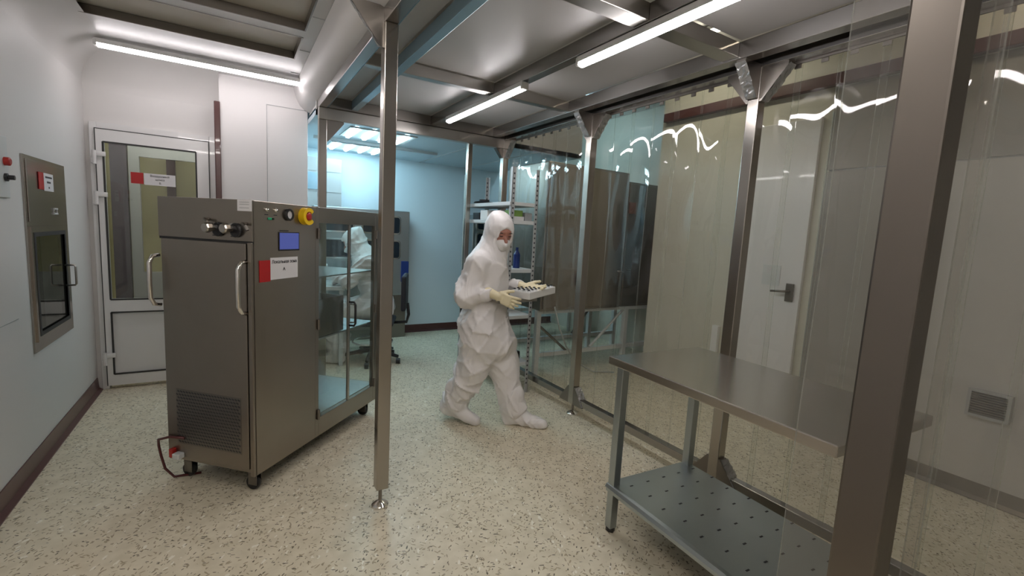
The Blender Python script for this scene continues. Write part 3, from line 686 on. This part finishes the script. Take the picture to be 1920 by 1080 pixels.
# ================================================================== WALL HATCH (left)
hx = XL+.02
HT = thing('wall_hatch', 'steel pass hatch with small glass door set in left wall', 'hatch', (XL, 3.74, 1.15))
y0_, y1_, z0_, z1_ = 3.39, 4.09, .615, 1.675
bm = slab_x(bmesh.new(), XL-.02, hx-.012, y0_, y1_, z0_, z1_, [(3.47, 3.99, .71, 1.25)]); obj('frame', bm, M['steel'], HT, world=True)
bm = slab_x(bmesh.new(), hx-.014, hx-.004, 3.42, 4.04, .67, 1.30, [(3.475, 3.975, .72, 1.245)]); dd = obj('door', bm, M['steel'], HT, world=True)
bm = slab_x(bmesh.new(), hx-.016, hx-.002, 3.45, 3.998, .697, 1.268, [(3.475, 3.975, .72, 1.245)]); obj('gasket', bm, M['dark_line'], dd, world=True)
obj('pane', B(hx-.018, hx-.012, 3.46, 3.99, .70, 1.26), M['glass_dark'], dd, world=True)
o = obj('handle', T([(hx-.005, 3.95, 1.05), (hx+.04, 3.95, 1.05), (hx+.046, 3.95, 1.04), (hx+.046, 3.95, .93), (hx+.04, 3.95, .92), (hx-.005, 3.95, .92)], .006), M['steel_h'], dd, True, world=True)
bm = bmesh.new(); bx(bm, XL-.7, XL-.68, 3.39, 4.09, .6, 1.7); bx(bm, XL-.68, XL-.02, 3.37, 3.40, .6, 1.7); bx(bm, XL-.68, XL-.02, 4.08, 4.1, .6, 1.7); bx(bm, XL-.68, XL-.02, 3.39, 4.09, .58, .62); bx(bm, XL-.68, XL-.02, 3.39, 4.09, 1.66, 1.7)
obj('chamber', bm, M['steel_dark'], HT, world=True)
obj('upper_panel', B(hx-.012, hx-.006, 3.42, 4.05, 1.325, 1.655, bev=.002), M['steel'], HT, world=True)
sg2 = obj('notice_card', B(hx-.004, hx-.001, 3.655, 3.815, 1.50, 1.60), M['paper'], HT, world=True, label='white paper notice')
obj('notice_square', B(hx-.004, hx-.001, 3.575, 3.652, 1.505, 1.60), M['red'], HT, world=True, label='dark red square')
for z, w_ in ((1.578, .055), (1.550, .03), (1.52, .008)): obj('printed_line', B(hx-.001, hx+.0002, 3.735-w_, 3.735+w_, z-.005, z+.005), M['ink'], HT, world=True)
bm = T([(hx-.003, 3.80, 1.40), (hx-.003, 3.86, 1.40), (hx-.003, 3.86, 1.37), (hx-.003, 3.80, 1.37)], .006, closed=True); obj('socket', bm, M['grey_white'], HT, world=True)
cp_ = thing('control_box', 'pale grey switch box on left wall with red and black switches', 'switch box', (XL, 3.1, 1.6))
obj('cover', B(XL, XL+.012, 2.86, 3.20, 1.44, 1.73, bev=.004), M['grey_white'], cp_, world=True)
o = obj('switch', Lt([(.02, .01), (.02, .03), (.014, .034)], (XL, 3.155, 1.612), 'x', 20), M['redbtn'], cp_, world=True, label='red switch')
o = obj('switch', Lt([(.019, .01), (.019, .022), (.011, .024), (.011, .045)], (XL, 3.150, 1.537), 'x', 20), M['black'], cp_, world=True, label='black switch')
struct('wall_left_seams', B(XL-.001, XL+.0015, 1.5, 3.22, .838, .842), M['grey'])
obj
# ================================================================== STEEL WORK TABLE
TB = thing('work_table', 'stainless steel work table with perforated lower shelf', 'table', (1.485, 1.525, 0), math.radians(-3.2))
def tb(name, bm, m, **k): return obj(name, bm, m, TB, **k)
TX0, TX1, TY0, TY1 = 0, .60, -.975, 0
bm = B(TX0, TX1, TY0, TY1, .822, .86, bev=.004); tb('tabletop', bm, M['steel_top'])
for x, y in ((TX0+.055, TY1-.045), (TX1-.045, TY1-.045), (TX0+.22, TY0+.025), (TX1-.20, TY0+.025)):
    l = tb('leg', B(x-.02, x+.02, y-.02, y+.02, .02, .822, bev=.003), M['galv']); o = obj('rubber_foot', Lt([(.019, 0), (.022, .006), (.022, .02), (.015, .025)], (x, y, 0), 'z', 16), M['black'], l)
bm = bmesh.new(); prof = [(TX0+.03, .215), (TX0+.022, .222), (TX0+.03, .236), (TX0+.045, .24), (TX1-.03, .24), (TX1-.02, .232), (TX1-.022, .20), (TX0+.03, .20)]
prism(bm, prof, 'y', TY0+.02, TY1-.02); tb('lower_shelf', bm, M['galv'])
for i in range(5):
    for j in range(9):
        x, y = TX0+.12+i*.105+(.02 if j % 2 else 0), TY0+.08+j*.1; a = (i+j) % 2
        tb('shelf_hole', B(x-.009, x+.009, y-.0035, y+.0035, .2395, .2408), M['ink'])

# ================================================================== STORAGE RACK
RK = thing('storage_rack', 'slotted grey metal storage rack standing behind the walking person', 'rack', (2.08, 3.7, 0))
def rk(name, bm, m, **k): return obj(name, bm, m, RK, world=True, **k)
for x, y, dx_, dy_ in ((1.945, 4.16, 1, -1), (2.215, 4.16, -1, -1), (1.96, 3.27, 1, 1), (2.225, 3.27, -1, 1)):
    bm = bmesh.new(); xs = sorted((x, x+dx_*.032)); ys = sorted((y, y+dy_*.003)); bx(bm, *xs, *ys, 0, 1.94); xs = sorted((x, x+dx_*.003)); ys = sorted((y, y+dy_*.032)); bx(bm, *xs, *ys, 0, 1.94)
    l = rk('post', bm, M['grey']); bm = bmesh.new()
    yf = y if dy_ > 0 else y+dy_*.003
    for k in range(46): bx(bm, x+dx_*.016-.006, x+dx_*.016+.006, yf-.0012, yf+.0005, .08+k*.04, .095+k*.04)
    obj('slot_row', bm, M['ink'] if x > 1.955 else M['paper'], l, world=True)
for z in (1.66, 1.51, 1.10, .70, .28): rk('shelf', B(1.95, 2.225, 3.275, 4.155, z-.03, z, bev=.002), M['grey_white'])
def item(name, bm, m, label, cat, group=None): return tag(obj(name, bm, m), label, cat, group)
item('black_box', B(2.0, 2.10, 3.92, 4.05, 1.511, 1.58, bev=.004), M['black'], 'small black box on the second rack shelf, far end', 'box')
item('white_box', B(1.98, 2.12, 3.72, 3.86, 1.511, 1.60, bev=.006), M['white'], 'white box on the second rack shelf beside the black box', 'box')
o = item('paper_bundle', Lt([(.05, 0), (.06, .03), (.05, .07), (.02, .09)], (2.06, 3.58, 1.511), 'z', 14), M['paper'], 'crumpled white bundle on the second rack shelf above the hood', 'bundle')
item('green_carton', B(2.0, 2.12, 3.34, 3.44, 1.545, 1.595, bev=.002), M['greenbox'], 'green carton on a white one at the near end of rack', 'box')
item('white_carton', B(1.99, 2.13, 3.33, 3.45, 1.511, 1.544, bev=.002), M['white'], 'flat white carton under the green carton on the rack', 'box')
item('grey_box', B(2.14, 2.21, 3.33, 3.43, 1.511, 1.58, bev=.004), M['grey'], 'small grey box beside the green carton on the rack', 'box')
bm = lathe(bmesh.new(), [(.09, 0), (.105, .012), (.09, .025), (.05, .03), (.05, .045), (.0, .05)], (2.08, 3.98, 1.661), 'z', 20); o = item('round_tray', bm, M['black'], 'round black lid on the top rack shelf', 'lid'); smooth_by(o)
item('blue_bin', B(2.0, 2.17, 3.75, 4.0, .281, .37, bev=.01), M['blue'], 'blue bin on the lowest rack shelf', 'bin')
item('dark_crate', B(2.0, 2.18, 3.35, 3.62, .281, .36, bev=.008), M['black'], 'black crate on the lowest rack shelf at the near end', 'crate')
item('bottle', Lt([(.03, 0), (.03, .12), (.012, .15), (.012, .18)], (2.12, 3.4, 1.101), 'z', 16), M['blue'], 'small dark bottle on the middle rack shelf', 'bottle')
item('storage_tub', B(1.99, 2.19, 3.5, 3.9, .701, .86, bev=.015), M['grey_white'], 'pale tub on the rack shelf behind the person', 'tub')

# ================================================================== BIG STEEL CABINET BEHIND THE CURTAIN
BC = thing('drying_cabinet', 'big brushed steel drying cabinet on white stand behind the clear strips', 'cabinet', (3.4, 3.95, 0))
def bc(name, bm, m, par=None, **k): return obj(name, bm, m, par or BC, world=True, **k)
bc('body', B(2.56, 3.62, 3.62, 4.35, .655, 2.10, bev=.01), M['steel_cab']); bc('body_end', B(3.62, 4.385, 3.66, 4.3, .655, 2.02, bev=.008), M['steel_cab'])
for xa, xb in ((2.58, 3.07), (3.09, 3.60)): bc('door', B(xa, xb, 3.60, 3.622, .68, 2.08, bev=.006), M['steel_cab'])
bc('door', B(3.66, 4.22, 3.64, 3.662, .68, 2.0, bev=.006), M['steel_cab'])
o = bc('valve_handle', T([(3.02, 3.60, 1.03), (3.02, 3.55, 1.03), (3.02, 3.545, 1.0), (3.01, 3.545, .90)], [.025, .025, .03, .016]), M['redbtn'], smooth=True, label='dark red lever')
o = bc('latch', T([(3.57, 3.60, 1.05), (3.57, 3.55, 1.05), (3.48, 3.55, 1.06)], .009), M['steel_dark'], smooth=True)
bc('latch', B(3.70, 3.76, 3.62, 3.645, 1.06, 1.07), M['steel_dark']); bc('label_plate', B(3.66, 3.76, 3.632, 3.641, 1.68, 1.80), M['maroon_label'], label='reddish square label')
for x in (2.58, 3.78, 4.2):
    for y in (3.68, 4.28): bc('leg', B(x-.025, x+.025, y-.025, y+.025, 0, .655, bev=.003), M['grey_white'])
for y in (3.68, 4.28): bc('stand_rail', B(2.6, 4.2, y-.02, y+.02, .18, .22), M['grey_white']); bc('stand_rail', B(2.6, 4.2, y-.02, y+.02, .62, .654), M['grey_white'])
bc('brace', T([(2.6, 3.68, .50), (2.98, 3.68, .2)], .014, 8), M['steel_dark']); bc('brace', T([(3.77, 3.70, .62), (3.3, 3.70, .22)], .014, 8), M['grey_white']); bc('brace', T([(3.77, 4.2, .62), (3.45, 4.2, .25)], .014, 8), M['steel_dark'])
BN = thing('low_bench', 'low white bench behind the stand of the drying cabinet', 'bench', (3.4, 5.0, 0))
obj('bench_top', B(2.7, 4.3, 4.75, 5.3, .44, .48, bev=.004), M['grey_white'], BN, world=True)
for x in (2.75, 4.25):
    for y in (4.8, 5.25): obj('leg', B(x-.02, x+.02, y-.02, y+.02, 0, .44), M['grey_white'], BN, world=True)
tag(obj('cable', T([(2.72, 3.60, .70), (2.76, 3.56, .5), (2.85, 3.54, .3), (3.0, 3.55, .12), (3.2, 3.5, .01), (3.4, 3.4, .008)], .008), M['cable'], smooth=True), 'thin white cable hanging below the drying cabinet', 'cable')
WP = thing('water_valve', 'pipe with valve and hanging hoses at the drying cabinet corner', 'pipe', (4.33, 3.5, 0))
obj('pipe', T([(4.33, 3.5, 0), (4.33, 3.5, 2.0)], .02), M['steel_h'], WP, True, world=True)
obj('valve', T([(4.33, 3.46, 1.02), (4.22, 3.42, 1.02)], .022), M['steel_dark'], WP, True, world=True)
obj('hose', T([(4.24, 3.43, 1.0), (4.22, 3.42, .85), (4.12, 3.42, .6), (4.0, 3.4, .3), (3.95, 3.4, .1), (4.02, 3.36, .06)], .01), M['black'], WP, True, world=True, label='black hose')
obj('hose', T([(4.26, 3.43, 1.0), (4.30, 3.40, .8), (4.22, 3.40, .5), (4.25, 3.4, .1), (4.2, 3.36, .012)], .01), M['cable'], WP, True, world=True)
tag(obj('floor_box', B(4.0, 4.14, 3.28, 3.40, 0, .1, bev=.006), M['black']), 'black box on the floor under the hanging hoses', 'box')

# ================================================================== FAR MACHINE WITH ROUNDED WINDOWS
def rr(w, h, r, n=6):
    P = []
    for cx, cz, a in ((w-r, h-r, 0), (-w+r, h-r, 1), (-w+r, -h+r, 2), (w-r, -h+r, 3)):
        for k in range(n+1): t = math.pi/2*(a+k/n); P.append((cx+r*math.cos(t), cz+r*math.sin(t)))
    return P
def windowed(name, label, x0_, x1_, z0_, z1_, y, cols, rows, cat='machine'):
    t = thing(name, label, cat, ((x0_+x1_)/2, y+.2, z0_))
    obj('body', B(x0_, x1_, y, YB-.04, z0_, z1_, bev=.01), M['galv'], t, world=True)
    for cx, w in cols:
        for cz, h_ in rows:
            bm = bmesh.new(); O = rr(w+.018, h_+.018, .04); I = rr(w, h_, .03)
            R = [[bm.verts.new((cx+p[0], yy, cz+p[1])) for p in pp] for pp, yy in ((O, y), (O, y-.012), (I, y-.012), (I, y))]
            n = len(O)
            for a, b in zip(R, R[1:]):
                for k in range(n): bm.faces.new((a[k], a[(k+1) % n], b[(k+1) % n], b[k]))
            f = obj('window_rim', bm, M['chrome'], t, world=True); obj('window_pane', prism(bmesh.new(), [(cx+p[0], cz+p[1]) for p in I], 'y', y-.004, y+.0), M['dark_window'], f, world=True)
    return t
MC = windowed('isolator', 'steel machine with rounded dark windows at far wall, seen through cabinet glass', .78, 1.90, .55, 1.60, 5.62, ((1.02, .19), (1.55, .22)), ((1.42, .095), (1.12, .10)))
obj('door_panel', B(1.80, 1.895, 5.60, 5.62, .72, .98, bev=.003), M['blue'], MC, world=True, label='blue panel'); obj('base', B(.8, 1.88, 5.65, 5.85, 0, .55), M['steel_dark'], MC, world=True)
obj('valve', T([(1.84, 5.60, .70), (1.84, 5.56, .70), (1.88, 5.56, .68)], .012), M['chrome'], MC, True, world=True)
windowed('isolator', 'steel machine with rounded dark windows behind the storage rack', 2.78, 3.3, .55, 1.62, 5.62, ((3.02, .17),), ((1.50, .07), (1.28, .09)))
pn = thing('wall_cupboard', 'grey wall cupboard with blue square beside the white column', 'cupboard', (.9, 5.8, 1.2))
obj('body', B(.70, 1.10, 5.72, 5.89, 1.0, 2.14, bev=.003), M['grey'], pn, world=True); obj('notice', B(.72, .93, 5.712, 5.72, 1.78, 1.97), M['blue_film'], pn, world=True, label='pale blue square')
for z in (1.99, 1.76): obj('seam', B(.70, 1.10, 5.716, 5.721, z, z+.005), M['grey'], pn, world=True)
for x, z in ((2.73, 2.42),): pass

# ================================================================== PEOPLE
def hand_mesh(name, M4, flip=False, curl=.5, spread=.0, thumb=.3):
    s = SDF(); s.cap((-.075, 0, 0), (.0, 0, 0), .034, .027, sx=(1, 1, .85)); s.box((.043, 0, 0), (.048, .039, .014), .012, .012)
    for i, (y, l) in enumerate(((.030, .068), (.010, .077), (-.010, .072), (-.029, .056))):
        a = (.082-.004*abs(i-1), y, 0); sp_ = spread*(1.5-i)*.12; c1 = curl*(.5+.1*i)
        b = (a[0]+l*.5*math.cos(c1), y+sp_*l, -l*.5*math.sin(c1)); c2 = c1+curl*.7
        d = (b[0]+l*.32*math.cos(c2), b[1]+sp_*l*.6, b[2]-l*.32*math.sin(c2)); c3 = c2+curl*.4
        e = (d[0]+l*.22*math.cos(c3), d[1]+sp_*l*.4, d[2]-l*.22*math.sin(c3))
        s.cap(a, b, .0105, .0098, .006); s.cap(b, d, .0098, .0090, .004); s.cap(d, e, .0090, .0082, .004)
    s.cap((.012, .028, -.004), (.045, .056, -.010), .016, .0125, .012); s.cap((.045, .056, -.010), (.078, .066+thumb*.02, -.014), .0115, .0098, .005)
    me = s.mesh(name, (-.115, -.06, -.10), (.19, .11, .04), .0036)
    me.transform(M4)
    if flip: me.flip_normals()
    return me
def basis(o, X, Y, Z):
    m = Matrix((X, Y, Z)).transposed().to_4x4(); m.translation = o; return m
def capsuit(s, J, side):
    k = .05
    s.cap(J['hip'+side], J['kn'+side], J.get('rh', .145), .115, k); s.cap(J['kn'+side], J['an'+side], .112, .095, k)
    s.cap(J['sh'+side], J['el'+side], .078, .072, .04); s.cap(J['el'+side], J['wr'+side], .070, .047, .035)
def person(label, root, az, J, hyaw, hpitch, lo, hi, fine=.0095):
    rz = math.radians(90-az)
    hc = np.array(J['head']); d_az = math.radians(hyaw); R = rotm(d_az, math.radians(hpitch))
    # body (skin), one continuous surface
    s = SDF(); s.cap(J['pel'], J['che'], .11, .10, .04, (1, 1.25, 1)); s.cap(np.array(J['che']), hc-R@np.array([.02, 0, .06]), .06, .055, .03)
    for sd in 'RL':
        s.cap(J['hip'+sd], J['kn'+sd], .075, .055, .04); s.cap(J['kn'+sd], J['an'+sd], .052, .030, .03); s.cap(J['an'+sd], np.array(J['heel'+sd])*.7+np.array(J['toe'+sd])*.3+[0, 0, .045], .028, .022, .02)
        s.cap(J['sh'+sd], J['el'+sd], .045, .036, .03); s.cap(J['el'+sd], J['wr'+sd], .035, .018, .02)
    q = lambda v: hc+R@np.array(v)
    s.ell(q((0, 0, .02)), (.095, .076, .105), .02, R); s.ell(q((.035, 0, -.055)), (.055, .055, .06), .02, R)
    s.cap(q((.088, 0, .02)), q((.108, 0, -.022)), .008, .014, .012); s.ell(q((.082, 0, .042)), (.018, .05, .012), .015, R)
    for y in (.032, -.032): s.ell(q((.100, y, .018)), (.018, .018, .012), .012, R, 's'); s.ell(q((.080, y, .016)), (.014, .015, .011), .004, R)
    for y in (.078, -.078): s.ell(q((-.005, y, .0)), (.018, .008, .03), .006, R)
    s.ell(q((.085, 0, -.066)), (.012, .026, .007), .004, R); s.ell(q((.090, 0, -.075)), (.010, .022, .006), .004, R)
    me = s.mesh('person', lo, hi, fine)
    b = obj('person', me, M['skin']); b.location = (root[0], root[1], 0); b.rotation_euler = (0, 0, rz); tag(b, label, 'person')
    # coverall with hood
    s = SDF(); s.cap(J['pel'], J['che'], J.get('rw', .165), .150, .04, (1, 1.15, 1)); s.ell(J['seat'], (.185, .20, .17), .05)
    s.cap(J['shR'], J['shL'], .080, .080, .05)
    s.cap(np.array(J['che'])+[0, 0, .06], hc-R@np.array([.025, 0, .045]), .128, .102, .06, (1, 1.1, 1))
    for sd in 'RL': capsuit(s, J, sd)
    s.ell(q((-.012, 0, .022)), (.122, .104, .132), .03, R); s.ell(q((-.045, 0, .088)), (.082, .078, .075), .03, R)
    s.ell(q((.130, 0, -.018)), (.100, .058, .088), .010, R, 's')
    for sd in 'RL':   # open cuffs
        w_, e_ = np.array(J['wr'+sd]), np.array(J['el'+sd]); dd_ = (w_-e_)/np.linalg.norm(w_-e_); s.cap(w_+dd_*.03, w_+dd_*.09, .05, .05, .006, op='s')
    def dsp(P):
        zz = np.clip((1.27-P[..., 2])/.1, .35, 1) if J['pel'][2] > .6 else 1
        return folds(P, .018, 1.0, J['seed'])*zz+folds(P[..., ::-1], .009, 1.6, 2+J['seed'])*zz
    me = s.mesh('coverall', lo, hi, fine, dsp); obj('coverall', me, M['suit'], b, label='white hooded coverall')
    # zip flap, mask, eyes
    s = SDF(); s.ell(q((.058, 0, -.050)), (.052, .058, .052), .01, R); s.cap(q((.095, 0, -.02)), q((.112, 0, -.045)), .012, .016, .015); s.box(q((-.02, 0, -.05)), (.05, .2, .2), .01, .01, R, 's')
    lo2, hi2 = hc-.17, hc+.17
    obj('face_mask', s.mesh('face_mask', lo2, hi2, .005), M['mask'], b, label='white face mask')
    for y in (.032, -.032):
        s = SDF(); s.ell(q((.0885, y, .0135)), (.006, .014, .0035), .002, R); obj('eye', s.mesh('eye', q((.08, y, .01))-.03, q((.08, y, .01))+.03, .0025), M['ink'], b)
        s = SDF(); s.cap(q((.094, y-.015, .036)), q((.092, y+.015, .036)), .0028, .0028); obj('eyebrow', s.mesh('eyebrow', q((.09, y, .03))-.035, q((.09, y, .03))+.035, .0025), M['ink'], b)
    for sd in 'RL':
        an, to = np.array(J['an'+sd]), np.array(J['toe'+sd]); hl = np.array(J['heel'+sd]); s = SDF()
        s.cap(an+[0, 0, .09], an, .090, .088, .03); s.cap(an, hl+[0, 0, .045], .085, .058, .04); s.cap(hl+[0, 0, .04], to+[0, 0, .030], .056, .036, .05, (1, .95, 1)); s.cap((hl+to)/2+[0, 0, .05], to+[0, 0, .03], .048, .036, .03)
        nz = np.cross(to-hl, [0, 1, 0]); nz = nz/np.linalg.norm(nz); nz = nz if nz[2] > 0 else -nz
        Rb = np.array(Matrix((Vector(tuple((to-hl)/np.linalg.norm(to-hl))), Vector((0, 1, 0)), Vector(tuple(nz)))).transposed())
        s.box((hl+to)/2-nz*.1, (.4, .4, .1), .003, .012, Rb, 's')
        c_ = (an+to)/2; obj('shoe_cover', s.mesh('shoe_cover', c_-[.28, .16, .25], c_+[.28, .16, .30], .008, lambda P: folds(P, .008, 1.3, 4)), M['suit'], b, label='white shoe cover')
    for sd in 'RL':
        w_ = Vector(J['wr'+sd]); X = Vector(J['hd'+sd]).normalized(); U = Vector(J['th'+sd]); Y = (U-X*U.dot(X)).normalized()
        Z = X.cross(Y); flip = (sd == 'L')
        if flip: Z = -Z
        obj('glove', hand_mesh('glove', basis(w_+X*.035, X, Y, Z), flip, J.get('curl'+sd, .5), J.get('spread'+sd, .6)), M['latex'], b, True, label='cream latex glove')
    return b
WK = dict(seed=0.0, head=(.075, 0, 1.385), pel=(0, 0, .74), che=(-.005, 0, 1.13), seat=(.02, 0, .62), shR=(-.02, -.155, 1.175), shL=(-.01, .155, 1.175),
    elR=(-.075, -.225, .955), elL=(.0, .22, .98), wrR=(.125, -.19, .985), wrL=(.21, .17, 1.02),
    hipR=(-.01, -.085, .72), hipL=(.015, .085, .72), knR=(-.05, -.09, .42), knL=(.13, .08, .42), anR=(-.175, -.07, .155), anL=(.215, .07, .13),
    heelR=(-.235, -.07, .045), toeR=(-.02, -.08, .0), heelL=(.205, .07, .0), toeL=(.45, .075, .0),
    hdR=(.93, .18, -.34), thR=(0.25, .1, 1), hdL=(.95, -.18, -.10), thL=(0, .9, .6), curlR=.45, curlL=.35, spreadR=.35, spreadL=.25)
person('person in white hooded coverall walking with a tray of vials', (1.56, 2.88), 140, WK, -42, 14, (-.42, -.42, 0), (.56, .42, 1.62))
ST = dict(seed=3.0, rh=.12, rw=.155, head=(.15, 0, 1.215), pel=(-.10, 0, .60), che=(.02, 0, 1.0), seat=(-.08, 0, .56), shR=(.02, -.155, 1.03), shL=(.02, .155, 1.03),
    elR=(.14, -.24, .84), elL=(.16, .24, .84), wrR=(.36, -.14, .88), wrL=(.38, .14, .90),
    hipR=(-.06, -.10, .56), hipL=(-.06, .10, .56), knR=(.33, -.13, .52), knL=(.33, .13, .52), anR=(.30, -.13, .17), anL=(.30, .13, .17),
    heelR=(.27, -.13, .0), toeR=(.47, -.13, .0), heelL=(.27, .13, .0), toeL=(.47, .13, .0), hdR=(1, .1, -.1), thR=(0, .2, 1), hdL=(1, -.1, -.1), thL=(0, -.2, 1))
person('seated person in white hooded coverall seen through the cabinet glass', (1.2, 4.78), -68, ST, 0, 22, (-.42, -.45, 0), (.6, .45, 1.5), .011)

# tray and vial rack carried by the walking person
TR = thing('carrying_tray', 'flat steel tray held in gloved hands', 'tray', (1.66, 2.62, .932), math.radians(8))
bm = bmesh.new(); bx(bm, -.15, .20, .02, .26, -.004, .0, bev=.001)
for q in ((-.15, .20, .02, .026), (-.15, .20, .254, .26), (-.15, -.144, .02, .26), (.194, .20, .02, .26)): bx(bm, *q, -.004, .014)
obj('tray_body', bm, M['steel_h'], TR)
VR = thing('vial_rack', 'white rack full of dark topped vials at the tray end', 'rack', (1.745, 2.60, .948), math.radians(24))
VR.rotation_euler = (0, math.radians(-3), math.radians(24))
obj('rack_body', B(0, .36, 0, .17, .001, .052, bev=.004), M['white'], VR)
for i in range(8):
    for j in range(4):
        x, y = .025+i*.0445, .024+j*.04; o = obj('vial', Lt([(.011, .045), (.011, .058), (.009, .061)], (x, y, 0), 'z', 12), M['grey_white'], VR, True)
        obj('vial_stopper', Lt([(.0095, .061), (.0095, .0665), (.006, .068)], (x, y, 0), 'z', 10), M['black'], o)

# office chair
CH = thing('office_chair', 'black office chair on casters under the seated person', 'chair', (1.23, 4.72, 0), math.radians(158))
o = obj('seat', B(-.22, .2, -.22, .22, .40, .45, bev=.02), M['seat'], CH); 
bm = bx(bmesh.new(), -.34, -.29, -.20, .20, .56, .92, bev=.02); obj('backrest', bm, M['seat'], CH)
obj('back_support', T([(-.2, 0, .41), (-.34, 0, .42), (-.36, 0, .50), (-.345, 0, .62)], .016), M['black'], CH, True)
obj('gas_lift', Lt([(.03, .08), (.03, .25), (.018, .26), (.018, .40)], (0, 0, 0)), M['chrome'], CH, True)
obj('foot_ring', T([(.2*math.cos(a), .2*math.sin(a), .21) for a in np.linspace(0, 2*math.pi, 24, endpoint=False)], .009, closed=True), M['chrome'], CH, True)
for k in range(5):
    a = math.radians(72*k+15); c_, s_ = math.cos(a), math.sin(a)
    l = obj('base_arm', T([(0, 0, .12), (.16*c_, .16*s_, .10), (.29*c_, .29*s_, .075)], [.026, .022, .016]), M['black'], CH, True)
    o = obj('caster', Lt([(.012, -.022), (.028, -.02), (.028, .02), (.012, .022)], (.29*c_, .29*s_, .029), 'x', 16), M['black'], l); smooth_by(o)
LB = thing('lab_bench', 'steel lab bench before the seated person', 'bench', (.75, 4.95, 0))
obj('bench_top', B(.60, .93, 4.62, 5.55, .76, .80, bev=.004), M['grey_white'], LB, world=True)
for x in (.63, .90):
    for y in (4.66, 5.5): obj('leg', B(x-.018, x+.018, y-.018, y+.018, 0, .76), M['grey_white'], LB, world=True)
item('centrifuge', B(.64, .86, 5.15, 5.45, .801, .98, bev=.02), M['white'], 'white bench instrument on the lab bench', 'instrument')
